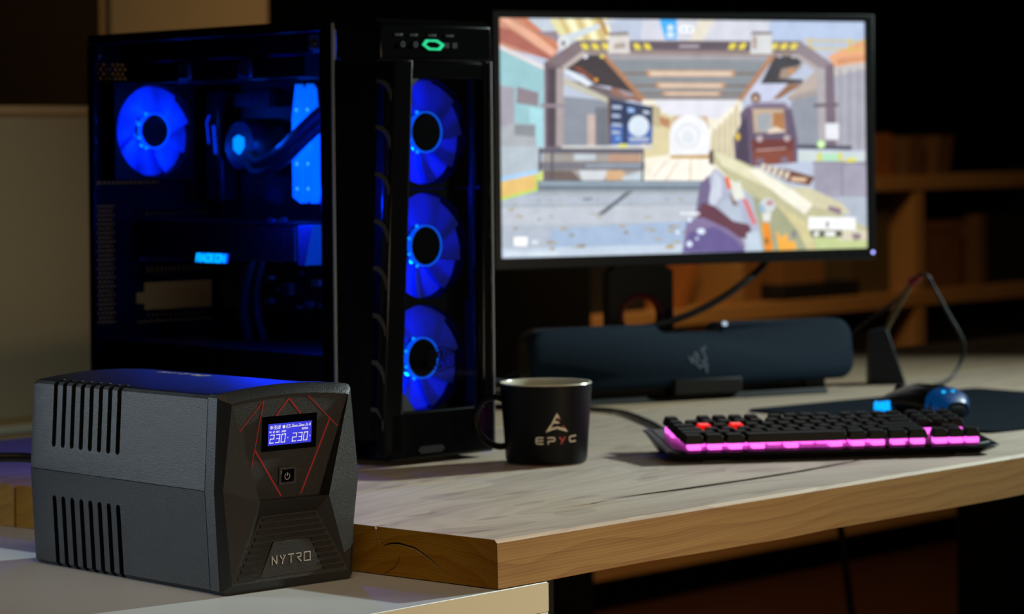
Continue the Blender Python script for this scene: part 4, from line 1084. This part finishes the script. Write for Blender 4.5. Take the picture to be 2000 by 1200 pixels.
def screen_mesh():
    me = bpy.data.meshes.new('screen'); vs = []; fs = []; cs = []
    layers = [('b4bdd0', [(0, 0), (1000, 0), (1000, 1000), (0, 1000)])]
    for row in SCREEN_ART.strip().splitlines():
        p = row.split(); layers.append((p[0], [tuple(int(q) for q in t.split(',')) for t in p[1:]]))
    for i, (c, pts) in enumerate(layers):
        o = len(vs); y = -.0006 - i * 6e-6
        vs += [(u / 1000 * SW, y, SZ + v / 1000 * SH) for u, v in pts]
        a = sum(pts[k][0] * pts[(k + 1) % len(pts)][1] - pts[(k + 1) % len(pts)][0] * pts[k][1] for k in range(len(pts)))
        idx = list(range(o, o + len(pts))); fs.append(idx if a > 0 else idx[::-1]); cs.append(lin(c))
    me.from_pydata(vs, [], fs)
    at = me.color_attributes.new('picture', 'FLOAT_COLOR', 'CORNER')
    for p in me.polygons:
        for li in p.loop_indices: at.data[li].color = (*cs[p.index], 1)
    m = bpy.data.materials.new('lit screen picture'); m.use_nodes = True; nt = m.node_tree; b = nt.nodes['Principled BSDF']
    an = nt.nodes.new('ShaderNodeVertexColor'); an.layer_name = 'picture'
    tc = nt.nodes.new('ShaderNodeTexCoord'); nz = nt.nodes.new('ShaderNodeTexNoise'); nz.inputs['Scale'].default_value = 45; nz.inputs['Detail'].default_value = 4
    nt.links.new(tc.outputs['Object'], nz.inputs['Vector'])
    mr = nt.nodes.new('ShaderNodeMapRange'); mr.inputs['To Min'].default_value = .82; mr.inputs['To Max'].default_value = 1.18; nt.links.new(nz.outputs['Fac'], mr.inputs['Value'])
    vm = nt.nodes.new('ShaderNodeVectorMath'); vm.operation = 'SCALE'; nt.links.new(an.outputs[0], vm.inputs[0]); nt.links.new(mr.outputs[0], vm.inputs['Scale'])
    b.inputs['Base Color'].default_value = (.01, .01, .01, 1); b.inputs['Roughness'].default_value = .5; b.inputs['Specular IOR Level'].default_value = .1
    nt.links.new(vm.outputs[0], b.inputs['Emission Color']); b.inputs['Emission Strength'].default_value = 1.25
    me.materials.append(m); return me
link('screen', screen_mesh(), mo)
bx(0, SW, .0, .014, SZ, SZ + SH).build('panel', M_blackm, mo)
led = MB().lathe([(0, -.0075), (.0022, -.0072), (.0024, -.0058)], 16, (.6045, .1915), axis='y').build('power_light', mat('violet led', 'b0b0ff', .4, emit='a8a4ff', estr=2.6), mo, smooth=True)
for k in range(5): bx(.489 + k * .0215 - .004, .489 + k * .0215 + .004, -.0066, -.0055, .1890, .1915).build('menu_button', M_blackm, mo)
# stand: plate, neck with round cable hole, cable clip
bx(.20, .40, .055, .062, .27, .45).build('mount_plate', M_black, mo, bevel=.003)
nk = MB(); n = 28; nx, nz, nr_ = .252, .105, .034
O = [(nx + .0525 / max(abs(math.cos(a)), abs(math.sin(a)) * .0525 / .075) * math.cos(a), nz + .0525 / max(abs(math.cos(a)), abs(math.sin(a)) * .0525 / .075) * math.sin(a)) for a in [2 * math.pi * k / n for k in range(n)]]
I = [(nx + nr_ * math.cos(2 * math.pi * k / n), nz + nr_ * .9 * math.sin(2 * math.pi * k / n)) for k in range(n)]
for y0, y1 in ((.062, .082),):
    vs = [(x, y0, z) for x, z in O] + [(x, y0, z) for x, z in I] + [(x, y1, z) for x, z in O] + [(x, y1, z) for x, z in I]
    nk.add(vs, [(k, (k + 1) % n, n + (k + 1) % n, n + k) for k in range(n)] + [(2 * n + k, 2 * n + (k + 1) % n, 3 * n + (k + 1) % n, 3 * n + k) for k in range(n)] + [(k, (k + 1) % n, 2 * n + (k + 1) % n, 2 * n + k) for k in range(n)] + [(n + k, n + (k + 1) % n, 3 * n + (k + 1) % n, 3 * n + k) for k in range(n)])
nk.box(.1995, .3045, .062, .082, .178, .36); nk.box(.1995, .3045, .062, .082, .010, .032)
nk.build('neck', mat('stand dark plastic', '131418', .4), mo)
MB().tube([(nx + .033 * math.cos(a), .063, nz + .029 * math.sin(a)) for a in [R_(-30 + 240 * k / 20) for k in range(21)]], .004).build('cable_clip', mat('red cable clip', '6a1010', .4), mo, smooth=True)
bx(.12, .385, -.06, .16, 0, .012).build('foot_plate', MATS['stand dark plastic'], mo, bevel=.004)
tag(MB().tube(bend([(1.472, .80, Z0 + .215), (1.465, .795, Z0 + .185), (1.42, .80, Z0 + .155), (1.36, .825, Z0 + .120), (1.29, .86, Z0 + .095), (1.22, .90, Z0 + .085), (1.15, .97, Z0 + .05), (1.10, 1.03, Z0 + .0068), (1.15, 1.06, Z0 + .0060)]), .0052).build('display_cable', M_cable, smooth=True),
    'black display cable drooping from under the monitor behind the soundbar', 'cable')
tag(MB().tube(bend([(1.10, .93, Z0 + .016), (1.02, .96, Z0 + .030), (.96, .99, Z0 + .03), (.88, 1.0, Z0 + .006), (.74, 1.02, Z0 + .006), (.66, 1.03, Z0 + .006)]), .0042).build('speaker_cable', M_cable, smooth=True),
    'black cable running on the desk from the soundbar towards the tower', 'cable')

# ---------------------------------------------------------------- soundbar
sb = thing('soundbar', 'long dark grey soundbar with rounded ends lying below the monitor', 'soundbar', (.9772, .8232, Z0), R_(-23))
M_grille = mat('soundbar grille', '162a3c', .55, spec=.06, bump=.5, bscale=2600)  # blue of the monitor's light mixed into the grille colour
BL_, BZ0, BZ1 = .508, .0200, .1050
def bar_outline(g, y, tilt):
    """front silhouette: rounded ends, control notch in the top edge"""
    pts = []; r = .026 - g; x0, x1, z0, z1 = g, BL_ - g, BZ0 + g, BZ1 - g
    for cx, cz, a0 in ((x1 - r, z0 + r, -90), (x1 - r, z1 - r, 0)):
        pts += [(cx + r * math.cos(R_(a0 + 90 * k / 6)), cz + r * math.sin(R_(a0 + 90 * k / 6))) for k in range(7)]
    pts += [(.306, z1), (.300, z1 - .001), (.296, z1 - .0105), (.204, z1 - .0105), (.192, z1 - .0008), (.188, z1)]
    for cx, cz, a0 in ((x0 + r, z1 - r, 90), (x0 + r, z0 + r, 180)):
        pts += [(cx + r * math.cos(R_(a0 + 90 * k / 6)), cz + r * math.sin(R_(a0 + 90 * k / 6))) for k in range(7)]
    return [(x, y + (z - BZ0) * tilt, z) for x, z in pts]
gr = MB().loft([bar_outline(.0006, .006, .16), bar_outline(.0, .003, .16), bar_outline(.0022, .0002, .16), bar_outline(.0040, -.001, .16)])
gr.build('grille', M_grille, sb, smooth=True, ang=50)
MB().loft([bar_outline(.0012, .0062, .16), bar_outline(.0, .012, .16), bar_outline(.001, .05, .05), bar_outline(.008, .066, .0)]).build('cabinet', M_black, sb, smooth=True, ang=35)
MB().lathe([(0, -.002), (.0030, -.0018), (.0034, .002), (0, .002)], 16, (.3020, .1032), axis='y').build('status_light', mat('white led', 'd0e0f0', .4, emit='a8c0d8', estr=.9), sb, loc=(0, .012, 0), smooth=True)
bx(.200, .300, .013, .05, .086, .0945).build('control_strip', M_blackg, sb, bevel=.001)
for x in (.05, .43): bx(x, x + .035, .012, .06, 0, .026).build('foot', M_blackm, sb, bevel=.003)
MB().prism([(.03, -.004), (.46, -.004), (.46, .055), (.03, .055)], lambda u, v: (u, v, 0), lambda u, v: (u, v + .004, .0085)).build('base_bar', M_blackm, sb, bevel=.002)
bx(.04, .455, .020, .055, .0085, .028).build('rear_support', M_blackm, sb)
bx(.212, .318, -.007, .03, .0085, .0300).build('front_clip', M_blackm, sb, bevel=.002)
# three-headed snake emblem as winding pen strokes
SZ_ = lambda u, v, o: (.2575 + u, -.0012 + (.0565 + v - BZ0) * .16 - o, .0565 + v)
em = [[(-.0168, .0035), (-.0110, -.0010), (-.0080, .0000), (-.0082, .0060), (-.0050, .0090), (-.0018, .0050), (-.0040, -.0030), (-.0042, -.0090), (.0000, -.0125), (.0040, -.0080), (.0086, -.0100), (.0092, -.0180)],
      [(.0104, .0160), (.0060, .0118), (.0064, .0060), (.0100, .0000), (.0070, -.0050), (.0030, -.0030)], [(.0104, .0160), (.0030, .0120)], [(.0060, -.0095), (.0105, -.0075), (.0098, -.0130)], [(-.0168, .0035), (-.0120, -.0045), (-.0080, -.0050)]]
MB().strokes(em, .0027, SZ_, .0004).build('snake_emblem', mat('pale blue grey print', '7f95a8', .4), sb)

# ---------------------------------------------------------------- keyboard
kb = thing('keyboard', 'black mechanical keyboard with magenta backlight and two red keys', 'keyboard', (.5837, .2506, Z0), R_(-38.5))
U_ = .01875; TI = R_(5.0); KY0 = -.0010
M_kb = mat('keyboard body', '0c0f14', .36, spec=.25, bump=.05)
M_plate = mat('keyboard plate', '0c0a10', .35, metal=.4)
M_key = mat('keycap', '0d0b0a', .5, spec=.25, bump=.1, bscale=1500)
M_redkey = mat('clear red keycap', 'ff2018', .2, emit='ff1408', estr=.75)
M_sw = mat('magenta switch light', 'ff50e0', .4, emit=(1.0, .13, .82), estr=1.7)
plate_z = lambda y: .0115 + (y + .006) * math.tan(TI)
def kbl(g, dz, y_in=0):
    xs, xe, ys, ye = -.010 - g, .3535 + g, -.007 - g, .137 + g
    P = [(xs + .004, ys), (xe - .010, ys), (xe + .006, ys + .010), (xe + .002, ye), (xs - .004, ye), (xs - .006, ys + .012)]
    return [(x, y, plate_z(y) + dz) for x, y in P]
base = kbl(-.010, 0); base = [(x, y, .0012) for x, y, z in base]
MB().loft([base, kbl(.0, -.0055), kbl(.0045, -.0012), kbl(.001, .0006)]).build('body', M_kb, kb, bevel=.001)
MB().loft([kbl(-.004, -.0005), kbl(-.005, .0016)]).build('top_plate', M_plate, kb)
for x in (.02, .31): bx(x, x + .03, .0, .008, 0, .002).build('rubber_foot', M_blackm, kb)
for x in (.02, .30): bx(x, x + .03, .115, .122, 0, .012).build('flip_foot', M_blackm, kb)
KM = {}
def key_mesh(w, red=False):
    k = (w, red)
    if k not in KM:
        W, D = w * U_ - .0010, U_ - .0010; m = MB()
        def rg(ix, f, b, z): return [(ix, f, z), (W - ix, f, z), (W - ix, D - b, z), (ix, D - b, z)]
        m.loft([rg(0, 0, 0, .0), rg(.0003, .0002, .0002, .0022), rg(.0026, .0022, .0012, .0092), rg(.0034, .0030, .0020, .0096)])
        KM[k] = m.mesh('key', M_redkey if red else M_key, bevel=.0005)
    return KM[k]
SWM = {}
def sw_mesh(w):
    if w not in SWM:
        W = w * U_; m = MB(); n = max(1, round(w)) if w < 3 else 3
        cs = [W / 2] if w < 3 else [W * .12, W * .45, W * .88]
        for c in cs: m.box(c - .0068, c + .0030, .0016, .0150, 0, .0062); m.box(c + .0042, c + .0070, .0024, .014, 0, .0055)
        if w > 3: m.box(.003, W - .003, .006, .010, .0046, .0060)
        SWM[w] = m.mesh('key_switch', M_sw)
    return SWM[w]
rows = [[1.25] * 3 + [6.25] + [1.25] * 4 + [-.25, 1, 1, 1], [2.25] + [1] * 10 + [2.75, -1.25, 1], [1.75] + [1] * 11 + [2.25], [1.5] + [1] * 12 + [1.5, -.25, 1, 1, 1], [1] * 13 + [2, -.25, 1, 1, 1], [1, -1] + [1] * 4 + [-.5] + [1] * 4 + [-.5] + [1] * 4 + [-.25, 1, 1, 1]]
for r, row in enumerate(rows):
    x = 0; y = KY0 + r * U_ + (.0045 if r == 5 else 0); nk_ = 0
    sculpt = (.0, .0, .0, .0008, .0016, .0020)[r]
    for w in row:
        if w < 0: x += -w * U_; continue
        red = (r == 3 and nk_ in (1, 3))
        link('key', key_mesh(w, red), kb, (x, y, plate_z(y) + .0082 + sculpt), (TI, 0, 0))
        link('key_switch', sw_mesh(w), kb, (x, y, plate_z(y) + .0017), (TI, 0, 0))
        x += w * U_; nk_ += 1
def to_kb(x, y, z):
    c, s_ = math.cos(R_(-38.5)), math.sin(R_(-38.5)); dx, dy = x - .5837, y - .2506
    return (dx * c + dy * s_, -dx * s_ + dy * c, z)
MB().tube(bend([(.075, .136, .016), (.080, .150, .014), to_kb(.80, .44, .0045), to_kb(.90, .56, .0035), to_kb(.985, .680, .0035), to_kb(.985, .765, .0035), to_kb(.945, .835, .0035), to_kb(.955, .93, .0035), to_kb(1.02, 1.04, .0035)]), .0030).build('keyboard_cable', M_cable, kb, smooth=True)

# ---------------------------------------------------------------- mug
mg = thing('mug', 'matte black mug with cream inside and a pale triangular emblem', 'mug', (.4965, .378, Z0), R_(-47.9))
M_mug = mat('matte black glaze', '070607', .45, spec=.16)
M_mugin = mat('cream glaze', 'd8cfb8', .25)
prof = [(0, .0), (.0405, .0), (.0440, .0016), (.0455, .006), (.0512, .0880), (.0514, .0890)]
rm = lambda z: .0455 + (.0512 - .0455) * (z - .006) / .082
MB().lathe(prof, 64).build('body', M_mug, mg, smooth=True)
MB().lathe([(.0514, .0890), (.0508, .0902), (.0492, .0900), (.0480, .0875), (.0430, .008), (.040, .0048), (0, .0045)], 64).build('inner_glaze', M_mugin, mg, smooth=True)
MB().lathe([(.0405, -.0002), (.0436, .0012), (.0430, .0020), (.0400, .0006)], 48).build('foot_ring', mat('raw clay', '9a7a58', .7), mg, smooth=True)
hp = bend([(-.0435, 0, .069), (-.056, 0, .0735), (-.070, 0, .070), (-.0785, 0, .055), (-.0770, 0, .038), (-.066, 0, .024), (-.053, 0, .0185), (-.0440, 0, .0195)], 5)
hd = MB(); rings = []
for i, p in enumerate(hp):
    t = (hp[min(i + 1, len(hp) - 1)] - hp[max(i - 1, 0)]).normalized(); nn = Vector((t.z, 0, -t.x))
    rings.append([tuple(p + nn * (.0038 * math.cos(a)) + Vector((0, .0062 * math.sin(a), 0))) for a in [2 * math.pi * k / 12 for k in range(12)]])
hd.loft(rings).build('handle', M_mug, mg, smooth=True)
def MU(u, v, o):
    z = (1097 - v) / 15025; s = (u - 754) / 15025; r = rm(z) + o; a = math.asin(max(-1, min(1, s / rm(z))))
    return (r * math.sin(a), -r * math.cos(a), z)
M_mlogo = mat('warm grey print', 'd8ccb6', .45); M_mred = mat('mug red print', 'b81c1c', .45)
def fine(ln, n=4): return [tuple(a[i] + (b[i] - a[i]) * k / n for i in (0, 1)) for a, b in zip(ln[:-1], ln[1:]) for k in range(n)] + [ln[-1]]
tri = MB()
for poly in ([(735, 524), (925, 205), (968, 275), (945, 300), (926, 268), (812, 462), (780, 500)], [(735, 524), (830, 450), (925, 425), (1010, 452), (1055, 455), (1102, 526), (1000, 490), (925, 466), (840, 485)], [(880, 338), (945, 340), (968, 376), (862, 374)]):
    tri.prism(poly, lambda u, v: MU(u, v, -.0003), lambda u, v: MU(u, v, .0003))
tri.build('emblem', M_mlogo, mg)
MB().strokes([[(952, 272), (974, 306)], [(1022, 424), (1048, 458)]], 20, MU, .0003).build('emblem_accent', M_mred, mg)
for m_, ls in ((M_mlogo, [[(690, 612), (600, 612), (580, 630), (580, 695), (600, 712), (690, 712)], [(590, 662), (685, 662)]]), (M_mlogo, [[(775, 712), (775, 672), (870, 668), (884, 650), (880, 620), (865, 610), (770, 614)]]),
               (M_mred, [[(968, 610), (1006, 660)], [(1052, 610), (990, 708)]]), (M_mlogo, [[(1225, 595), (1150, 600), (1130, 618), (1132, 672), (1152, 690), (1222, 682)]])):
    MB().strokes([fine(l) for l in ls], 22, MU, .0003).build('letter', m_, mg)

# ---------------------------------------------------------------- mouse mat, mouse, cable holder
ma = MB()
c8, s8 = math.cos(R_(-8)), math.sin(R_(-8))
def rr(w, d, r, z): 
    out = []
    for cx, cy, a0 in ((w - r, r, -90), (w - r, d - r, 0), (r, d - r, 90), (r, r, 180)): out += [(cx + r * math.cos(R_(a0 + 15 * k)), cy + r * math.sin(R_(a0 + 15 * k)), z) for k in range(7)]
    return out
mat_o = MB().loft([rr(.46, .42, .015, 0), rr(.46, .42, .015, .0026), [(x * .998 + .0005, y * .998 + .0004, .0031) for x, y, z in rr(.46, .42, .015, 0)]]).build('mouse_mat', mat('monitor tinted dark cloth', '18212a', .8, spec=.04, bump=.4, bscale=2200), None, (1.0505, .152, Z0), (0, 0, R_(-8)), smooth=True, ang=30)  # cloth colour carries a blue tint for the monitor's light
tag(mat_o, 'large thin dark cloth mouse mat lying under the mouse', 'mouse mat')
ms_ = thing('mouse', 'black gaming mouse with cyan blue lights on the dark mat', 'mouse', (1.162, .322, Z0 + .0031), R_(-12))
M_mouse = mat('mouse black', '0a0b0e', .3)
def mouse_ring(y, w, h, x_off=0, z0=.0015):
    out = []
    for k in range(20):
        a = 2 * math.pi * k / 20; c, s_ = math.cos(a), math.sin(a)
        x = w * math.copysign(abs(c) ** .75, c); z = z0 + h * .42 + h * (.58 if s_ > 0 else .42) * math.copysign(abs(s_) ** .8, s_)
        out.append((x + x_off, y, z))
    return out
spec = [(-.062, .012, .012), (-.058, .024, .022), (-.045, .0325, .033), (-.02, .034, .0405), (.01, .031, .0400), (.035, .0305, .0330), (.054, .031, .0240), (.062, .026, .0180), (.064, .018, .012)]
MB().loft([mouse_ring(y, w, h) for y, w, h in spec]).build('shell', M_mouse, ms_, smooth=True, ang=60)
M_cy = mat('cyan blue light', '1090ff', .3, emit=(.0, .34, 1.0), estr=1.5)
M_cy2 = mat('dim blue light', '0a2a54', .3, emit=(.0, .10, .40), estr=.25)
MB().loft([[(-.0335, .030, .006), (-.0325, .030, .019), (-.030, .060, .016), (-.031, .060, .006)], [(-.029, .030, .006), (-.028, .030, .021), (-.023, .0645, .017), (-.024, .0645, .006)]]).build('side_light', M_cy, ms_, bevel=.0015)
MB().loft([mouse_ring(y, w, h) for y, w, h in ((-.0605, .019, .0205), (-.0500, .0308, .0320), (-.036, .0338, .0372))], caps=False).build('palm_light', M_cy2, ms_, loc=(.0, -.0006, .0008), smooth=True)
for x in (-.012, .004): MB().lathe([(0, .0), (.0022, .0006), (.0024, .002), (0, .003)], 12, (x, -.048)).build('led', mat('bright cyan led', '30c0ff', .3, emit=(.0, .50, 1.0), estr=1.6), ms_, loc=(0, 0, .0335))
MB().lathe([(.0, -.0035), (.0115, -.0035), (.0120, 0), (.0115, .0035), (0, .0035)], 24, (.040, .0275), axis='x').build('scroll_wheel', mat('wheel rubber', '101216', .6), ms_, smooth=True)
for s_ in (-1, 1): MB().loft([[(s_ * .003, .030, .0335), (s_ * .026, .030, .0270), (s_ * .027, .062, .0170), (s_ * .003, .063, .0190)], [(s_ * .003, .030, .0355), (s_ * .024, .030, .0300), (s_ * .025, .064, .0190), (s_ * .003, .066, .0205)]]).build('button', M_mouse, ms_, bevel=.0012)
tag(MB().tube(bend([(1.178, .388, Z0 + .012), (1.215, .425, Z0 + .008), (1.30, .47, Z0 + .007), (1.42, .51, Z0 + .007), (1.52, .545, Z0 + .007), (1.60, .570, Z0 + .009), (1.640, .577, Z0 + .030), (1.646, .575, Z0 + .060), (1.630, .592, Z0 + .105), (1.618, .606, Z0 + .140), (1.611, .613, Z0 + .158), (1.603, .622, Z0 + .159), (1.597, .629, Z0 + .150), (1.590, .65, Z0 + .125), (1.575, .70, Z0 + .09), (1.55, .76, Z0 + .04), (1.52, .84, Z0 + .006)]), .0026).build('mouse_cable', M_cable, smooth=True),
    'black mouse cable looping through the red clip of the holder', 'cable')
bg = thing('mouse_cable_holder', 'dark wedge shaped mouse cable holder with red clip on thin arm', 'cable holder', (1.571, .660, Z0), R_(-47.9))
M_bg = mat('holder dark grey', '2c353e', .5, spec=.3)  # grey tinted blue to stand for light from the monitor
MB().prism([(-.0255, 0), (.0275, 0), (.0020, .081), (-.0030, .082), (-.0245, .076)], lambda u, v: (u, -.012 + v * .10, v), lambda u, v: (u * .98, .040 - v * .15, v)).build('wedge_body', M_bg, bg, bevel=.002)
MB().tube([(.001, .006, .078), (.012, .004, .105), (.028, .002, .134), (.040, .0, .150)], .0036, 8).build('spring_arm', mat('tan spring', '6e5a38', .5), bg, smooth=True)
for k in range(14): MB().tube([(.001 + .0385 * (k + .5) / 14 + .0042 * math.cos(a), .005 - .005 * k / 14 + .0042 * math.sin(a), .080 + .068 * (k + .5) / 14 + .0010 * math.cos(a)) for a in [2 * math.pi * j / 10 for j in range(11)]], .0008, 5).build('spring_coil', MATS['tan spring'], bg, smooth=True)
MB().tube([(.034, .0, .146), (.040, 0, .150), (.048, 0, .155)], [.0062, .0072, .0050], 12).build('clip', mat('red clip', '8c1420', .4), bg, smooth=True)
MB().tube([(.044, .0, .154), (.053, 0, .157)], [.0045, .0040], 12).build('clip_tip', mat('pink clip tip', 'c8506a', .4), bg, smooth=True)

# ---------------------------------------------------------------- room behind: divider desk, chair, cabinet, shelves
dd = thing('divider_desk', 'oak topped side desk carrying a beige divider panel with oak cap', 'desk', (0, 0, 0))
bx(.2, 1.45, 1.80, 2.5, Z0 - .082, Z0 - .070).build('desk_top', mat('pale edge board', 'b8a888', .6), dd, bevel=.001)
bx(.2, 1.45, 1.802, 2.5, Z0 - .070, Z0 - .0685).build('top_veneer', M_oak, dd)
bx(.2, 1.45, 1.805, 1.83, Z0 - .20, Z0 - .0825).build('apron', M_oak, dd)
bx(.2, 1.45, 1.90, 1.93, Z0 - .0685, Z0 + .415).build('divider_panel', M_beige, dd)
bx(.2, 1.45, 1.885, 1.945, Z0 + .415, Z0 + .429).build('cap', M_oak, dd, bevel=.002)
for x in (.22, 1.40): 
    for y in (1.84, 2.44): bx(x, x + .04, y, y + .04, 0, Z0 - .0825).build('leg', M_oak, dd)
ch = thing('leather_chair', 'brown leather chair with rounded back behind the power supply', 'chair', (.93, 1.50, 0), R_(10))
M_lea = mat('brown leather', '6b3a24', .5, bump=.2, bscale=300)
rings = []
for k, (y, g) in enumerate(((-.022, .018), (-.03, .004), (-.01, 0), (.012, .004), (.020, .02))):
    ring = []
    for j in range(40):
        a = 2 * math.pi * j / 40; c, s_ = math.cos(a), math.sin(a)
        x = (.285 - g) * math.copysign(abs(c) ** .55, c); z = .62 + (.185 - g) * math.copysign(abs(s_) ** .55, s_)
        ring.append((x, y + .22 * (x / .285) ** 2 * -.35 + .0, z))
    rings.append(ring)
MB().loft(rings).build('backrest', M_lea, ch, smooth=True)
MB().loft([[(x * .9, y, z) for x, y, z in ((-.26, -.5, .40), (.26, -.5, .40), (.26, -.03, .40), (-.26, -.03, .40))], [(-.25, -.5, .47), (.25, -.5, .47), (.25, -.03, .46), (-.25, -.03, .46)]]).build('seat', M_lea, ch, bevel=.02)
for x in (-.21, .21):
    for y in (-.45, -.05): MB().tube([(x, y, .42), (x * 1.1, y * 1.05, 0)], [.018, .012]).build('leg', M_shelf, ch, smooth=True)
for x in (-.16, .16): MB().tube([(x, -.02, .40), (x, -.012, .50)], .014).build('back_bracket', M_steel_dark, ch, smooth=True)
cb = thing('tall_cabinet', 'tall beige cabinet with oak edge standing behind the tower', 'cabinet', (2.20, 3.2, 0))
bx(.012, .51, 0, .45, .05, 2.3).build('body', M_beige, cb)
bx(0, .012, -.004, .45, 0, 2.3).build('edge_board', M_oak, cb)
bx(.02, .50, -.018, -.001, .08, 2.26).build('door', M_beige, cb, bevel=.002)
bx(.46, .472, -.03, -.018, 1.0, 1.15).build('handle', M_steel_dark, cb)
dc = thing('dark_cabinet', 'dark olive low cabinet between the tower and the shelves', 'cabinet', (2.18, 2.0, 0))
M_olive = mat('dark olive paint', '1a1811', .6)
bx(-.62, .29, 0, .45, .06, Z0 + .16).build('body', M_olive, dc, bevel=.004)
for x in (-.61, -.16): bx(x, x + .44, -.016, -.001, .08, Z0 + .14).build('door', M_olive, dc, bevel=.002)
for x in (-.20, -.13): bx(x, x + .01, -.03, -.016, .5, .6).build('handle', M_steel_dark, dc)
for x in (-.60, .22): bx(x, x + .05, .02, .43, 0, .06).build('foot', M_blackm, dc)

sh = thing('bookcase', 'long wooden bookcase with open shelves along the dark wall', 'bookcase', (0, 2.6, 0))
SX0, SX1 = 2.9, 6.4
for i, z in enumerate((Z0 + .2700, Z0 - .0445, Z0 - .36, Z0 - .630)):
    bx(SX0, SX1, 0, .34, z - .040, z).build('shelf_board', M_shelf, sh, bevel=.002)
for x in (2.9, 3.735, 4.545, 5.4, 6.36):
    for z0, z1 in ((.12, Z0 - .40), (Z0 - .36, Z0 - .0845), (Z0 - .0445, Z0 + .230)): bx(x, x + .042, .004, .34, z0, z1).build('upright', M_shelf, sh)
bx(SX0, SX1, .34, .352, 0, Z0 + .270).build('back_panel', mat('dark back board', '20160c', .8), sh)
TOP, MID = Z0 + .2700, Z0 - .0445
def book(name, x, w, h, d, m, label, cat, z, lean=0., y=2.63, grp=None):
    o = thing(name, label, cat, (x, y, z), 0, 'box files on the upper shelf' if cat == 'box file' else 'books on the middle shelf'); a = math.tan(lean)
    sk = lambda p: (p[0] + p[2] * a, p[1], p[2])
    pg = MB().box(.003, w - .003, .003, d - .004, .003, h - .003); cv = MB().box(0, .003, 0, d, 0, h).box(w - .003, w, 0, d, 0, h).box(.003, w - .003, 0, .003, 0, h)
    for q, nm, mm in ((pg, 'pages', mat('paper', '8a7a5c', .8)), (cv, 'cover', m)):
        q.v = [sk(p) for p in q.v]; q.build(nm, mm, o)
    return o
def carton(name, x0, x1, y0, y1, z0, h, m, label, cat='box'):
    o = thing(name, label, cat, ((x0 + x1) / 2, y0, z0), 0, 'boxes on the bookcase' if cat == 'box' else None); w = (x1 - x0) / 2
    bx(-w, w, 0, y1 - y0, 0, h - .012).build('body', m, o, bevel=.002)
    bx(-w - .002, w + .002, -.002, y1 - y0 + .002, h - .03, h).build('lid', m, o, bevel=.002)
    return o
Mo = mat('orange book cloth', '9a5a22', .7); Mb = mat('tan book cloth', '6e4c28', .7); Mk = mat('brown card', '7a4c22', .75); Md = mat('dark box', '14100c', .7); Mt = mat('tan card', '8a5e2e', .7)
o1 = book('box_file', 4.384, .092, .115, .20, Mo, 'orange box file nearest the monitor on the upper shelf', 'box file', TOP)
book('box_file', 4.545, .075, .105, .20, Mb, 'tan leaning box file in the middle of three on the upper shelf', 'box file', TOP, .16)
book('box_file', 4.685, .070, .108, .20, Mb, 'tan leaning box file farthest right on the upper shelf', 'box file', TOP, .20)
carton('cardboard_box', 4.605, 4.825, 2.64, 2.9, MID, .185, Mk, 'wide brown cardboard box on the right hand middle shelf')
book('book', 4.905, .035, .20, .2, Mb, 'thin upright tan book right of the wide brown box', 'book', MID)
carton('storage_box', 4.96, 5.3, 2.66, 2.9, MID, .20, Md, 'black storage box beyond the thin tan book')
carton('cardboard_box', 3.02, 3.215, 2.64, 2.9, MID, .20, Mk, 'upright brown box on the middle shelf beside the monitor neck')
carton('storage_box', 3.24, 3.46, 2.66, 2.9, MID, .15, Md, 'black storage box on the middle shelf behind the monitor neck')
book('book', 3.545, .030, .16, .2, Mo, 'orange leaning book on the middle shelf below the monitor', 'book', MID, .55)
carton('storage_box', 3.80, 3.95, 2.68, 2.9, MID, .17, Mt, 'narrow tan box next to the shelf upright below the monitor')
carton('cardboard_box', 3.972, 4.161, 2.63, 2.85, MID + .04, .10, Mt, 'flat tan carton lying on a black tray below the monitor')
carton('tray', 3.962, 4.30, 2.62, 2.9, MID, .04, Md, 'flat black tray under the tan carton on the middle shelf', 'tray')
carton('cardboard_box', 4.32, 4.50, 2.66, 2.9, MID, .22, mat('olive card', '5a4a2a', .75), 'olive brown box on the middle shelf just right of the monitor edge')
carton('storage_box', 3.85, 4.45, 2.64, 2.9, Z0 - .36, .24, Md, 'long black storage box on the shelf below the middle one')
for x0, x1, h, m, lab in ((3.0, 3.55, .17, Md, 'black storage box at the left end of the lowest shelf'), (3.82, 4.3, .15, Mk, 'brown cardboard box in the middle of the lowest shelf'), (4.62, 5.2, .18, Md, 'black storage box at the right of the lowest shelf'),):
    carton('storage_box', x0, x1, 2.66, 2.92, Z0 - .63, h, m, lab)
carton('storage_box', 2.98, 3.6, 2.66, 2.92, Z0 - .36, .23, Md, 'black storage box on the shelf under the upright brown box')
carton('storage_box', 4.62, 5.3, 2.66, 2.92, Z0 - .36, .22, Md, 'black storage box on the shelf under the wide brown box')
bx(SX0, SX1, .05, .07, 0, Z0 - .67).build('plinth', mat('dark plinth', '120c08', .8), sh)
